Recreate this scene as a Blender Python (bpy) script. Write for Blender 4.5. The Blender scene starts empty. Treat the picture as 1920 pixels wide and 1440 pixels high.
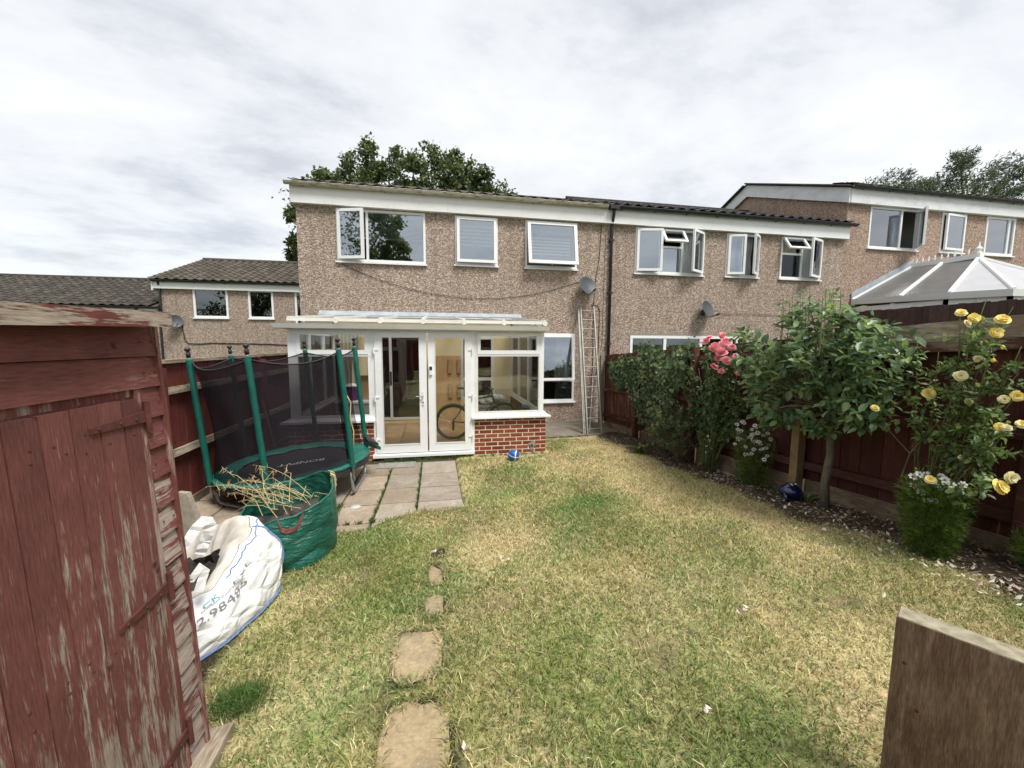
import bpy, bmesh, math, random
import numpy as np
from mathutils import Vector, Matrix
random.seed(7); rng = np.random.default_rng(7)
scn = bpy.context.scene
COL = scn.collection
# ------------------------------------------------------------------ camera
YAW, PITCH, ROLL = math.radians(10.911), math.radians(5.747), math.radians(-0.3075)
FPX = 748.4; CAMP = np.array([0.0, 0.0, 1.985])
_f = np.array([math.sin(YAW)*math.cos(PITCH), math.cos(YAW)*math.cos(PITCH), -math.sin(PITCH)])
_r = np.array([math.cos(YAW), -math.sin(YAW), 0.0]); _d = np.cross(_f, _r)
_R = math.cos(ROLL)*_r + math.sin(ROLL)*_d; _D = -math.sin(ROLL)*_r + math.cos(ROLL)*_d
CM = np.array([_R, _D, _f])
cd = bpy.data.cameras.new('camera'); cam = bpy.data.objects.new('camera', cd); COL.objects.link(cam)
cd.sensor_fit = 'HORIZONTAL'; cd.sensor_width = 36.0; cd.lens = 36.0*FPX/1920.0
cd.clip_start = 0.05; cd.clip_end = 3000.0
cam.matrix_world = Matrix(((_R[0], -_D[0], -_f[0], 0), (_R[1], -_D[1], -_f[1], 0), (_R[2], -_D[2], -_f[2], 1.985), (0, 0, 0, 1)))
scn.camera = cam
# ------------------------------------------------------------------ world, sun, exposure
scn.view_settings.view_transform = 'Standard'; scn.view_settings.look = 'None'
scn.view_settings.gamma = 1.0; scn.view_settings.use_curve_mapping = False
scn.view_settings.exposure = 1.5
SUN_EL, SUN_AZ = math.radians(58), math.radians(148)      # azimuth clockwise from +Y (the view direction)
wd = bpy.data.worlds.new('World'); scn.world = wd; wd.use_nodes = True
nt = wd.node_tree; nt.nodes.clear()
def wn(t, **k):
    n = nt.nodes.new(t)
    for a, b in k.items(): setattr(n, a, b)
    return n
def wl(a, b): nt.links.new(a, b)
out = wn('ShaderNodeOutputWorld'); bg = wn('ShaderNodeBackground'); wl(bg.outputs[0], out.inputs[0])
sky = wn('ShaderNodeTexSky', sky_type='NISHITA', sun_disc=False, sun_elevation=SUN_EL, sun_rotation=SUN_AZ)
sk = wn('ShaderNodeVectorMath', operation='SCALE'); sk.inputs['Scale'].default_value = 0.1
wl(sky.outputs[0], sk.inputs[0])
tc = wn('ShaderNodeTexCoord'); sx = wn('ShaderNodeSeparateXYZ'); wl(tc.outputs['Generated'], sx.inputs[0])
za = wn('ShaderNodeMath', operation='MAXIMUM'); wl(sx.outputs[2], za.inputs[0]); za.inputs[1].default_value = 0.0
zb = wn('ShaderNodeMath', operation='ADD'); wl(za.outputs[0], zb.inputs[0]); zb.inputs[1].default_value = 0.16
dx = wn('ShaderNodeMath', operation='DIVIDE'); wl(sx.outputs[0], dx.inputs[0]); wl(zb.outputs[0], dx.inputs[1])
dy = wn('ShaderNodeMath', operation='DIVIDE'); wl(sx.outputs[1], dy.inputs[0]); wl(zb.outputs[0], dy.inputs[1])
cx = wn('ShaderNodeCombineXYZ'); wl(dx.outputs[0], cx.inputs[0]); wl(dy.outputs[0], cx.inputs[1])
mp = wn('ShaderNodeMapping'); wl(cx.outputs[0], mp.inputs[0])
mp.inputs['Rotation'].default_value = (0, 0, math.radians(-28)); mp.inputs['Scale'].default_value = (0.78, 1.05, 1); mp.inputs['Location'].default_value = (0.4, 1.1, 0)
n1 = wn('ShaderNodeTexNoise'); wl(mp.outputs[0], n1.inputs['Vector'])
n1.inputs['Scale'].default_value = 1.0; n1.inputs['Detail'].default_value = 9.0; n1.inputs['Roughness'].default_value = 0.63; n1.inputs['Distortion'].default_value = 0.15
rp = wn('ShaderNodeValToRGB'); wl(n1.outputs['Fac'], rp.inputs[0])
e = rp.color_ramp.elements
e[0].position = 0.37; e[0].color = (0.238, 0.246, 0.264, 1)
e[1].position = 0.60; e[1].color = (0.368, 0.370, 0.373, 1)
k = rp.color_ramp.elements.new(0.48); k.color = (0.322, 0.328, 0.338, 1)
mx = wn('ShaderNodeMixRGB', blend_type='MIX'); mx.inputs[0].default_value = 0.06
wl(rp.outputs[0], mx.inputs[1]); wl(sk.outputs[0], mx.inputs[2]); wl(mx.outputs[0], bg.inputs[0]); bg.inputs[1].default_value = 1.0
sl = bpy.data.lights.new('sun', 'SUN'); sl.energy = 1.5; sl.angle = math.radians(19); sl.color = (1.0, 0.97, 0.92)
so = bpy.data.objects.new('sun', sl); COL.objects.link(so)
sd = Vector((math.sin(SUN_AZ)*math.cos(SUN_EL), math.cos(SUN_AZ)*math.cos(SUN_EL), math.sin(SUN_EL)))
so.rotation_euler = sd.to_track_quat('Z', 'Y').to_euler(); so.location = (6, -8, 14)
# ------------------------------------------------------------------ pixel helpers (photo pixel -> direction -> the plane it lies on)
def ray(x, y): return CM.T @ np.array([(x-960)/FPX, (y-720)/FPX, 1.0])
def PY(x, y, Y): d = ray(x, y); return CAMP + d*(Y/d[1])
def PX(x, y, X): d = ray(x, y); return CAMP + d*(X/d[0])
def PZ(x, y, Z): d = ray(x, y); return CAMP + d*((Z-CAMP[2])/d[2])
def g(X, Y):
    """height of the garden ground: level by the house, rising towards the camera"""
    X = np.asarray(X, float); Y = np.asarray(Y, float)
    t = np.clip(5.6-Y, 0, 6.5); lo = -0.08*np.clip((Y-7.2)/1.2, 0, 1)
    return np.clip(0.078+0.012*np.clip(X, -3, 5), 0.02, 0.2)*t*t/(t+0.5) + lo
def G(X, Y):
    """whole terrain: the street steps up to the right and down to the left"""
    X = np.asarray(X, float); Y = np.asarray(Y, float)
    return g(X, Y) + np.clip(X-5.0, 0, 9)*0.10 - np.clip(-3.3-X, 0, 9)*0.13
def PG(x, y):
    d = ray(x, y); t = 0.3
    while t < 30:
        q = CAMP + d*t
        if q[2] <= g(q[0], q[1]): return q
        t += 0.004
    return q
# ------------------------------------------------------------------ object helpers
ORG = {}
def _link(o, parent):
    COL.objects.link(o)
    if parent is not None: o.parent = parent
def tag(o, label=None, cat=None, group=None, kind=None):
    if label: o['label'] = label
    if cat: o['category'] = cat
    if group: o['group'] = group
    if kind: o['kind'] = kind
    return o
def thing(name, loc, label, cat, group=None):
    o = bpy.data.objects.new(name, None); o.empty_display_size = 0.1; COL.objects.link(o)
    o.location = loc; ORG[o.name] = np.array(loc, float)
    return tag(o, label, cat, group)
def org(o): return ORG.get(o.name, np.zeros(3)) if o is not None else np.zeros(3)
def place(name, me, mat_, parent=None, loc=(0, 0, 0), scale=(1, 1, 1), rot=None, kind=None):
    """link an object that shares mesh data `me`; loc is in the world"""
    o = bpy.data.objects.new(name, me); _link(o, parent)
    lw = np.array(loc, float); o.location = lw - org(parent); o.scale = scale
    if rot is not None: o.rotation_euler = rot
    ORG[o.name] = lw
    if kind: o['kind'] = kind
    return o
class MB:
    def __init__(s): s.v = []; s.f = []; s.smooth = False
    def add(s, vs, fs):
        b = len(s.v); s.v.extend([tuple(map(float, p)) for p in vs]); s.f.extend([tuple(b+i for i in f) for f in fs]); return s
    def box(s, x0, x1, y0, y1, z0, z1):
        return s.add([(x0,y0,z0),(x1,y0,z0),(x1,y1,z0),(x0,y1,z0),(x0,y0,z1),(x1,y0,z1),(x1,y1,z1),(x0,y1,z1)],
                     [(0,3,2,1),(4,5,6,7),(0,1,5,4),(1,2,6,5),(2,3,7,6),(3,0,4,7)])
    def hexa(s, p): return s.add(p, [(0,3,2,1),(4,5,6,7),(0,1,5,4),(1,2,6,5),(2,3,7,6),(3,0,4,7)])
    def ring(s, x0, x1, z0, z1, y0, y1, w, wb=None, wt=None):
        wb = w if wb is None else wb; wt = w if wt is None else wt
        o = [(x0,z0),(x1,z0),(x1,z1),(x0,z1)]; i = [(x0+w,z0+wb),(x1-w,z0+wb),(x1-w,z1-wt),(x0+w,z1-wt)]
        vs = [(a,y0,b) for a,b in o]+[(a,y0,b) for a,b in i]+[(a,y1,b) for a,b in o]+[(a,y1,b) for a,b in i]; fs = []
        for k in range(4):
            n = (k+1) % 4
            fs += [(k,n,4+n,4+k),(8+n,8+k,12+k,12+n),(n,k,8+k,8+n),(4+k,4+n,12+n,12+k)]
        return s.add(vs, fs)
    def tube(s, pts, r, n=8, caps=True):
        pts = [np.array(p, float) for p in pts]; rs = r if hasattr(r, '__len__') else [r]*len(pts)
        rings = []; ref = None
        for k, p in enumerate(pts):
            t = pts[min(k+1, len(pts)-1)]-pts[max(k-1, 0)]; t = t/(np.linalg.norm(t)+1e-9)
            if ref is None: ref = np.array([0, 0, 1.0]) if abs(t[2]) < .9 else np.array([1.0, 0, 0])
            a = np.cross(t, ref); a /= np.linalg.norm(a)+1e-9; b = np.cross(a, t); ref = b
            rings.append([p+rs[k]*(math.cos(2*math.pi*j/n)*a+math.sin(2*math.pi*j/n)*b) for j in range(n)])
        vs = [q for rg in rings for q in rg]; fs = []
        for k in range(len(pts)-1):
            for j in range(n):
                j2 = (j+1) % n; fs.append((k*n+j, (k+1)*n+j, (k+1)*n+j2, k*n+j2))
        if caps: fs += [tuple(range(n)), tuple(reversed(range((len(pts)-1)*n, len(pts)*n)))]
        return s.add(vs, fs)
    def lathe(s, prof, c, n=24, ax=(0,0,1), caps=True):
        ax = np.array(ax, float); ax /= np.linalg.norm(ax)
        a = np.cross(ax, [1,0,0]) if abs(ax[0]) < .9 else np.cross(ax, [0,1,0]); a /= np.linalg.norm(a); b = np.cross(ax, a); c = np.array(c, float)
        vs = [c+ax*h+r*(math.cos(2*math.pi*j/n)*a+math.sin(2*math.pi*j/n)*b) for r, h in prof for j in range(n)]; fs = []
        for k in range(len(prof)-1):
            for j in range(n):
                j2 = (j+1) % n; fs.append((k*n+j, k*n+j2, (k+1)*n+j2, (k+1)*n+j))
        if caps: fs += [tuple(reversed(range(n))), tuple(range((len(prof)-1)*n, len(prof)*n))]
        return s.add(vs, fs)
    def grid(s, fn, us, vs_, cu=False, flip=False):
        nu, nv = len(us), len(vs_); P = [fn(u, v) for v in vs_ for u in us]; fs = []
        for j in range(nv-1):
            for i in range(nu if cu else nu-1):
                i2 = (i+1) % nu; q = (j*nu+i, j*nu+i2, (j+1)*nu+i2, (j+1)*nu+i)
                fs.append(q[::-1] if flip else q)
        return s.add(P, fs)
    def prism(s, poly, d):
        """extrude a 3-D polygon by vector d"""
        p = [np.array(q, float) for q in poly]; d = np.array(d, float); n = len(p)
        return s.add(p+[q+d for q in p], [tuple(range(n))[::-1], tuple(range(n, 2*n))]+[(k, (k+1) % n, n+(k+1) % n, n+k) for k in range(n)])
    def xf(s, fn): s.v = [tuple(fn(np.array(p))) for p in s.v]; return s
    def rot(s, c, ax, ang):
        R = np.array(Matrix.Rotation(ang, 3, Vector(ax))); c = np.array(c, float)
        return s.xf(lambda p: c+R@(p-c))
    def mesh(s, name, mat_, off=(0,0,0), smooth=False, fix=False):
        me = bpy.data.meshes.new(name); o = np.array(off, float)
        me.from_pydata([tuple(np.array(p)-o) for p in s.v], [], s.f)
        if mat_ is not None: me.materials.append(mat_)
        if fix:
            bm = bmesh.new(); bm.from_mesh(me); bmesh.ops.recalc_face_normals(bm, faces=bm.faces[:]); bm.to_mesh(me); bm.free()
        if smooth or s.smooth: me.polygons.foreach_set('use_smooth', [True]*len(me.polygons))
        me.update(); return me
    def build(s, name, mat_, parent=None, smooth=False, kind=None, fix=False, loc=None, angle=None):
        """verts are world coordinates; the object's origin is the parent's (or loc)"""
        L = org(parent) if loc is None else np.array(loc, float)
        me = s.mesh(name, mat_, L, smooth, fix)
        o = place(name, me, None, parent, L)
        if angle is not None: me.polygons.foreach_set('use_smooth', [True]*len(me.polygons)); me.set_sharp_from_angle(angle=math.radians(angle))
        if kind: o['kind'] = kind
        return o
def cbox(sx_, sy_, sz_, b, name, mat_):
    """box of full size (sx,sy,sz) centred on the origin with chamfered edges"""
    hx, hy, hz = sx_/2, sy_/2, sz_/2
    bm = bmesh.new(); bmesh.ops.create_cube(bm, size=1.0)
    for v in bm.verts: v.co = Vector((v.co.x*sx_, v.co.y*sy_, v.co.z*sz_))
    bmesh.ops.bevel(bm, geom=bm.edges[:], offset=b, segments=1, affect='EDGES', profile=0.5)
    me = bpy.data.meshes.new(name); bm.to_mesh(me); bm.free(); me.materials.append(mat_); return me
def npmesh(name, V, F, mat_, loop=3, rnd=None, col=None, smooth=False):
    me = bpy.data.meshes.new(name); nv, nf = len(V), len(F)
    me.vertices.add(nv); me.vertices.foreach_set('co', np.ascontiguousarray(V, dtype=np.float32).ravel())
    me.loops.add(nf*loop); me.loops.foreach_set('vertex_index', np.ascontiguousarray(F, dtype=np.int32).ravel())
    me.polygons.add(nf); me.polygons.foreach_set('loop_start', np.arange(0, nf*loop, loop, dtype=np.int32))
    me.polygons.foreach_set('use_smooth', np.full(nf, smooth))
    if rnd is not None:
        a = me.attributes.new('rnd', 'FLOAT', 'POINT'); a.data.foreach_set('value', np.ascontiguousarray(rnd, dtype=np.float32))
    if col is not None:
        a = me.attributes.new('col', 'FLOAT_COLOR', 'POINT'); a.data.foreach_set('color', np.ascontiguousarray(col, dtype=np.float32).ravel())
    me.materials.append(mat_); me.update(); me.validate(); return me
def sn(x, y, s, seed=0, oct_=3):
    """cheap smooth noise, about -1..1 (sums of sines)"""
    r = np.random.default_rng(seed); o = 0; a = 1; tot = 0
    for k in range(oct_):
        for j in range(3):
            th = r.uniform(0, 6.28); ph = r.uniform(0, 6.28); f = s*(1.9**k)*r.uniform(.7, 1.3)
            o = o + a*np.sin((x*math.cos(th)+y*math.sin(th))*f+ph); tot += a*.75
        a *= .55
    return o/tot
# ------------------------------------------------------------------ materials
class NM:
    def __init__(s, name):
        s.m = bpy.data.materials.new(name); s.m.use_nodes = True; s.t = s.m.node_tree; s.t.nodes.clear()
        s.out = s.n('ShaderNodeOutputMaterial'); s.b = s.n('ShaderNodeBsdfPrincipled'); s.l(s.b.outputs[0], s.out.inputs[0])
        s.tc = s.n('ShaderNodeTexCoord'); s.oi = None
    def n(s, t, **k):
        x = s.t.nodes.new(t)
        for a, b in k.items(): setattr(x, a, b)
        return x
    def l(s, a, b): s.t.links.new(a, b)
    def math(s, op, a, b=0.0, c=None):
        x = s.n('ShaderNodeMath', operation=op)
        for i, q in enumerate((a, b) if c is None else (a, b, c)):
            if isinstance(q, (int, float)): x.inputs[i].default_value = q
            else: s.l(q, x.inputs[i])
        return x.outputs[0]
    def rand(s):
        if s.oi is None: s.oi = s.n('ShaderNodeObjectInfo')
        return s.oi.outputs['Random']
    def coord(s, which='Object', scale=(1,1,1), jitter=0.0, rot=(0,0,0)):
        v = s.tc.outputs[which]
        if which == 'World': v = None
        if jitter:
            c = s.n('ShaderNodeCombineXYZ'); r = s.rand()
            s.l(s.math('MULTIPLY', r, jitter), c.inputs[0]); s.l(s.math('MULTIPLY', r, jitter*1.7), c.inputs[1]); s.l(s.math('MULTIPLY', r, jitter*2.3), c.inputs[2])
            a = s.n('ShaderNodeVectorMath', operation='ADD'); s.l(v, a.inputs[0]); s.l(c.outputs[0], a.inputs[1]); v = a.outputs[0]
        m = s.n('ShaderNodeMapping'); m.inputs['Scale'].default_value = scale; m.inputs['Rotation'].default_value = rot; s.l(v, m.inputs[0]); return m.outputs[0]
    def noise(s, v, scale, detail=4, rough=.55, dist=0.0):
        x = s.n('ShaderNodeTexNoise'); s.l(v, x.inputs['Vector']); x.inputs['Scale'].default_value = scale; x.inputs['Detail'].default_value = detail
        x.inputs['Roughness'].default_value = rough; x.inputs['Distortion'].default_value = dist; return x.outputs['Fac']
    def voro(s, v, scale, feature='F1'):
        x = s.n('ShaderNodeTexVoronoi', feature=feature); s.l(v, x.inputs['Vector']); x.inputs['Scale'].default_value = scale; return x
    def ramp(s, fac, stops, interp='LINEAR'):
        x = s.n('ShaderNodeValToRGB'); s.l(fac, x.inputs[0]); r = x.color_ramp; r.interpolation = interp
        for i, (p, c) in enumerate(stops):
            el = r.elements[i] if i < 2 else r.elements.new(p)
            el.position = p; el.color = (c, c, c, 1) if isinstance(c, (int, float)) else tuple(c)+(1,)
        return x.outputs[0]
    def mix(s, fac, a, b, mode='MIX'):
        x = s.n('ShaderNodeMixRGB', blend_type=mode)
        for i, q in enumerate((fac, a, b)):
            if isinstance(q, (int, float)): x.inputs[i].default_value = q if i == 0 else (q, q, q, 1)
            elif isinstance(q, tuple): x.inputs[i].default_value = q+(1,)
            else: s.l(q, x.inputs[i])
        return x.outputs[0]
    def hsv(s, c, h=.5, sat=1.0, v=1.0):
        x = s.n('ShaderNodeHueSaturation')
        for nme, q in (('Hue', h), ('Saturation', sat), ('Value', v)):
            if isinstance(q, (int, float)): x.inputs[nme].default_value = q
            else: s.l(q, x.inputs[nme])
        s.l(c, x.inputs['Color']); return x.outputs[0]
    def bump(s, h, strength=.3, dist=.01):
        x = s.n('ShaderNodeBump'); x.inputs['Strength'].default_value = strength; x.inputs['Distance'].default_value = dist
        s.l(h, x.inputs['Height']); s.l(x.outputs[0], s.b.inputs['Normal'])
    def col(s, c):
        if isinstance(c, tuple): s.b.inputs['Base Color'].default_value = c+(1,)
        else: s.l(c, s.b.inputs['Base Color'])
        return s
    def set(s, rough=.7, spec=.3, metal=0.0):
        if isinstance(rough, (int, float)): s.b.inputs['Roughness'].default_value = rough
        else: s.l(rough, s.b.inputs['Roughness'])
        s.b.inputs['Specular IOR Level'].default_value = spec; s.b.inputs['Metallic'].default_value = metal; return s
def simple(name, c1, c2, scale=6.0, rough=.7, spec=.3, bump=0.0, var=0.0, stretch=(1,1,1), metal=0.0, jit=0.0, detail=5):
    m = NM(name); v = m.coord('Object', stretch, jit); f = m.noise(v, scale, detail)
    c = m.ramp(f, [(.3, c1), (.7, c2)])
    if var: c = m.hsv(c, v=m.math('ADD', m.math('MULTIPLY', m.rand(), 2*var), 1-var))
    m.col(c).set(rough, spec, metal)
    if bump: m.bump(f, bump, .01)
    return m.m
def wood(name, paint, bare, thr, axis, rough=.75, var=.12, k=1.0, zwear=0.0, soft=.06):
    """painted boards with grain along `axis`; paint flaked off where the noise passes thr"""
    m = NM(name); st = [9.0*k, 9.0*k, 9.0*k]; st[axis] = 0.9*k
    v = m.coord('Object', tuple(st), 37.0); gr = m.noise(v, 2.2, 7, .62, .4)
    fine = m.noise(m.coord('Object', tuple(4.2*q for q in st), 11.0), 3.0, 4, .6)
    big = m.noise(m.coord('Object', (1.6, 1.6, 1.6), 53.0), 1.5, 5, .6, .6)
    grain = m.ramp(fine, [(.25, .55), (.75, 1.12)])
    pc = m.mix(m.ramp(big, [(.3, 0.0), (.7, 1.0)]), tuple(.72*q for q in paint), tuple(min(1, 1.18*q) for q in paint))
    bc = m.mix(m.ramp(gr, [(.3, 0.0), (.7, 1.0)]), tuple(.6*q for q in bare), bare)
    f = m.math('ADD', m.math('ADD', m.math('MULTIPLY', gr, .46), m.math('MULTIPLY', big, .34)), m.math('MULTIPLY', fine, .20))
    if zwear:
        ge = m.n('ShaderNodeNewGeometry'); sp = m.n('ShaderNodeSeparateXYZ'); m.l(ge.outputs['Position'], sp.inputs[0])
        f = m.math('ADD', f, m.math('MULTIPLY', m.math('SUBTRACT', 1.55, sp.outputs[2]), zwear))
    f = m.math('ADD', f, m.math('MULTIPLY', m.math('SUBTRACT', m.rand(), .5), .05))
    fl = m.ramp(f, [(thr-soft, 0.0), (thr+soft*.3, 1.0)])
    c = m.mix(fl, pc, bc); c = m.mix(1.0, c, grain, 'MULTIPLY')
    # knots and nail holes
    kn = m.voro(m.coord('Object', (5, 5, 5), 19.0), 1.3); c = m.mix(m.ramp(kn.outputs['Distance'], [(.05, 1.0), (.11, 0.0)]), c, tuple(.25*q for q in paint))
    if var: c = m.hsv(c, v=m.math('ADD', m.math('MULTIPLY', m.rand(), 2*var), 1-var))
    m.col(c).set(rough, .25)
    m.bump(m.math('ADD', m.math('MULTIPLY', fine, .7), m.math('MULTIPLY', fl, -.5)), .45, .004)
    return m.m
# pebbledash render
def pebble(name, tone=(1,1,1)):
    m = NM(name); v = m.coord('Object')
    vo = m.voro(v, 39.0); vf = m.voro(v, 88.0)
    sep = m.n('ShaderNodeSeparateColor'); m.l(vo.outputs['Color'], sep.inputs[0]); sep2 = m.n('ShaderNodeSeparateColor'); m.l(vf.outputs['Color'], sep2.inputs[0])
    mixv = m.math('ADD', m.math('MULTIPLY', sep.outputs[0], .62), m.math('MULTIPLY', sep2.outputs[1], .38))
    c = m.ramp(mixv, [(.10, (.145,.105,.083)), (.34, (.235,.178,.138)), (.52, (.31,.245,.195)), (.68, (.39,.32,.26)), (.90, (.56,.49,.415))])
    st = m.noise(m.coord('Object', (.7, .7, .35)), 1.3, 4, .6)
    c = m.mix(m.ramp(st, [(.35, .16), (.75, 0.0)]), c, (.17, .105, .07))
    ra = m.noise(m.coord('Object', (5.5, 5.5, .28)), 1.4, 5, .6); c = m.mix(m.ramp(ra, [(.50, 0.0), (.72, .42)]), c, (.15, .115, .09))
    c = m.mix(1.0, c, tuple(1.24*q for q in tone), 'MULTIPLY')
    m.col(c).set(.85, .25)
    h = m.math('SUBTRACT', 1.0, vo.outputs['Distance']); m.bump(m.math('ADD', h, m.math('MULTIPLY', vf.outputs['Distance'], -.5)), .8, .018)
    return m.m
MT = {}
MT['pebble'] = pebble('pebbledash', (1.03, 1.02, 1.02)); MT['pebble2'] = pebble('pebbledash_grey', (.99, .98, .985)); MT['pebble3'] = pebble('pebbledash_pink', (1.0, .92, .885))
def upvc(name, base=(.80, .81, .80), dirt=(.50, .48, .42), amt=.35, rough=.35):
    m = NM(name); v = m.coord('Object', (1, 1, 2.2)); f = m.noise(v, 2.4, 6, .65)
    streak = m.noise(m.coord('Object', (14, 14, .8)), 1.5, 4, .6)
    k = m.math('MULTIPLY', m.ramp(f, [(.45, 0.0), (.8, 1.0)]), m.ramp(streak, [(.35, .3), (.7, 1.0)]))
    c = m.mix(m.math('MULTIPLY', k, amt), base, dirt); m.col(c).set(rough, .45); return m.m
MT['upvc'] = upvc('white_upvc'); MT['upvc_old'] = upvc('aged_upvc', (.74, .73, .68), (.40, .38, .28), .6, .45)
MT['fascia'] = upvc('painted_fascia', (.78, .78, .76), (.46, .45, .40), .5, .5); MT['fascia_old'] = upvc('streaked_fascia', (.70, .71, .71), (.33, .35, .36), .9, .6)
def gutter_old():
    m = NM('mossy_gutter'); f = m.noise(m.coord('Object', (2.2, 6, 6)), 3.0, 7, .7)
    m.col(m.ramp(f, [(.36, (.60,.58,.50)), (.5, (.50,.47,.37)), (.62, (.24,.22,.13)), (.75, (.55,.52,.43))])).set(.6, .3); return m.m
MT['gutter_old'] = gutter_old()
MT['black'] = simple('black_plastic', (.012,.012,.013), (.025,.025,.027), 8, .38, .5)
MT['lead'] = simple('lead_flashing', (.27,.31,.35), (.40,.44,.47), 7, .5, .4, .15)
def tile_m(name, a, b, lich):
    m = NM(name); v = m.coord('Object', (1,1,1), 23.0); f = m.noise(v, 9, 6, .7); l = m.noise(v, 22, 5, .7)
    c = m.ramp(f, [(.3, a), (.7, b)]); c = m.mix(m.ramp(l, [(.56, 0.0), (.66, .75)]), c, lich)
    c = m.hsv(c, v=m.math('ADD', m.math('MULTIPLY', m.rand(), .5), .75)); m.col(c).set(.85, .2); m.bump(f, .3, .01); return m.m
MT['tile'] = tile_m('roof_tile_dark', (.034,.029,.025), (.085,.073,.062), (.22,.20,.15)); MT['tile2'] = tile_m('roof_tile_brown', (.050,.042,.034), (.115,.097,.076), (.25,.23,.17)); MT['tile3'] = tile_m('roof_tile_black', (.02,.018,.018), (.06,.055,.055), (.16,.16,.16))
MT['brick'] = None
m = NM('red_brick'); v = m.coord('Object', (1,1,1), 41.0); f = m.noise(v, 26, 6, .7)
c = m.ramp(f, [(.25, (.145,.036,.022)), (.55, (.25,.066,.038)), (.8, (.33,.105,.06))]); c = m.hsv(c, m.math('ADD', .495, m.math('MULTIPLY', m.rand(), .012)), 1.0, m.math('ADD', .72, m.math('MULTIPLY', m.rand(), .5)))
m.col(c).set(.85, .2); m.bump(f, .35, .006); MT['brick'] = m.m
MT['mortar'] = simple('lime_mortar', (.62,.50,.38), (.78,.65,.51), 30, .95, .1, .3)
MT['cement'] = simple('cement_patch', (.20,.19,.16), (.36,.34,.29), 28, .95, .1, .4)
def slab(name, a, b, c3):
    m = NM(name); v = m.coord('Object', (1,1,1), 31.0); f = m.noise(v, 3.2, 7, .65, .8); q = m.noise(v, 38, 5, .7); sp = m.voro(v, 46)
    c = m.ramp(f, [(.28, a), (.5, b), (.72, c3)]); c = m.mix(m.ramp(q, [(.3, .55), (.75, 0.0)]), c, (.10,.085,.065))
    c = m.mix(m.ramp(sp.outputs['Distance'], [(.08, .5), (.2, 0.0)]), c, (.55,.52,.46)); 
    c = m.hsv(c, v=m.math('ADD', .8, m.math('MULTIPLY', m.rand(), .35))); m.col(c).set(.9, .2); m.bump(m.math('ADD', f, m.math('MULTIPLY', q, .35)), .4, .012); return m.m
MT['slab'] = slab('patio_slab', (.32,.26,.20), (.46,.36,.26), (.57,.475,.365)); MT['slab_g'] = slab('patio_slab_grey', (.29,.245,.195), (.40,.34,.27), (.50,.43,.345))
MT['step'] = slab('stepping_stone', (.30,.24,.16), (.47,.36,.205), (.58,.45,.26)); MT['conc'] = slab('concrete', (.19,.165,.12), (.30,.265,.205), (.42,.38,.30))
MT['joint'] = simple('joint_soil', (.035,.032,.02), (.085,.08,.045), 25, .95, .1, .4)
def glass(name, refl=.16, tint=(.80,.86,.86), rough=0.0):
    m = NM(name); m.t.nodes.remove(m.b)
    tr = m.n('ShaderNodeBsdfTransparent'); tr.inputs[0].default_value = tint+(1,); gl = m.n('ShaderNodeBsdfGlossy'); gl.inputs['Color'].default_value = (.92,.95,1,1); gl.inputs['Roughness'].default_value = rough
    lw = m.n('ShaderNodeFresnel'); lw.inputs['IOR'].default_value = 1.5
    bn = m.n('ShaderNodeBump'); bn.inputs['Strength'].default_value = .03; bn.inputs['Distance'].default_value = .02; m.l(m.noise(m.coord('Object'), 1.3, 1), bn.inputs['Height']); m.l(bn.outputs[0], gl.inputs['Normal'])
    mx_ = m.n('ShaderNodeMixShader'); m.l(m.math('MINIMUM', m.math('ADD', m.math('MULTIPLY', lw.outputs[0], 1.8 if refl > .03 else 1.0), refl), 1.0), mx_.inputs[0]); m.l(tr.outputs[0], mx_.inputs[1]); m.l(gl.outputs[0], mx_.inputs[2]); m.l(mx_.outputs[0], m.out.inputs[0]); return m.m
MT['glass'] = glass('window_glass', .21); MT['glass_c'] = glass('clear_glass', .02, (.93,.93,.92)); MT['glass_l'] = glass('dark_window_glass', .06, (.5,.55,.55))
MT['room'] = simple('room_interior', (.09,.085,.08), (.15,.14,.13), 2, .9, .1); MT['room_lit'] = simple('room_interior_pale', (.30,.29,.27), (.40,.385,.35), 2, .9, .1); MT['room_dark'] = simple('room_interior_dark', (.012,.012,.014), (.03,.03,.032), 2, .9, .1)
MT['blind'] = simple('blind_fabric', (.50,.53,.56), (.62,.65,.68), 3, .8, .2); MT['curtain'] = simple('curtain_fabric', (.58,.60,.60), (.72,.73,.72), 3, .9, .1); MT['curtain_c'] = simple('curtain_cream', (.50,.47,.36), (.60,.57,.45), 3, .9, .1)
MT['cream'] = simple('cream_wall_paint', (.80,.68,.42), (.85,.73,.48), 2, .8, .2)
MT['floor_tile'] = simple('sandstone_floor_tile', (.34,.20,.09), (.50,.31,.15), 5, .35, .5, .05, .12, (1,1,1), 0, 13.0)
MT['ply'] = simple('plywood', (.46,.29,.14), (.58,.38,.20), 3, .7, .2, .05, 0, (6,6,.7))
MT['alu'] = simple('aluminium', (.24,.23,.20), (.36,.345,.31), 9, .55, .4, .05, 0, (1,1,1), .25)
MT['galv'] = simple('galvanised_tube', (.30,.31,.32), (.46,.47,.48), 14, .42, .5, 0, 0, (1,1,1), .7)
MT['dish'] = simple('grey_dish', (.055,.060,.066), (.08,.086,.093), 4, .5, .4)
MT['cable'] = simple('black_cable', (.015,.013,.012), (.03,.027,.025), 9, .6, .3)
MT['shed_h'] = wood('shed_red_cladding', (.20,.070,.060), (.33,.22,.185), .62, 1, k=1.5); MT['shed_w'] = wood('shed_worn_cladding', (.19,.067,.058), (.45,.365,.315), .57, 1, zwear=.10, k=1.7, soft=.03)
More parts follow.
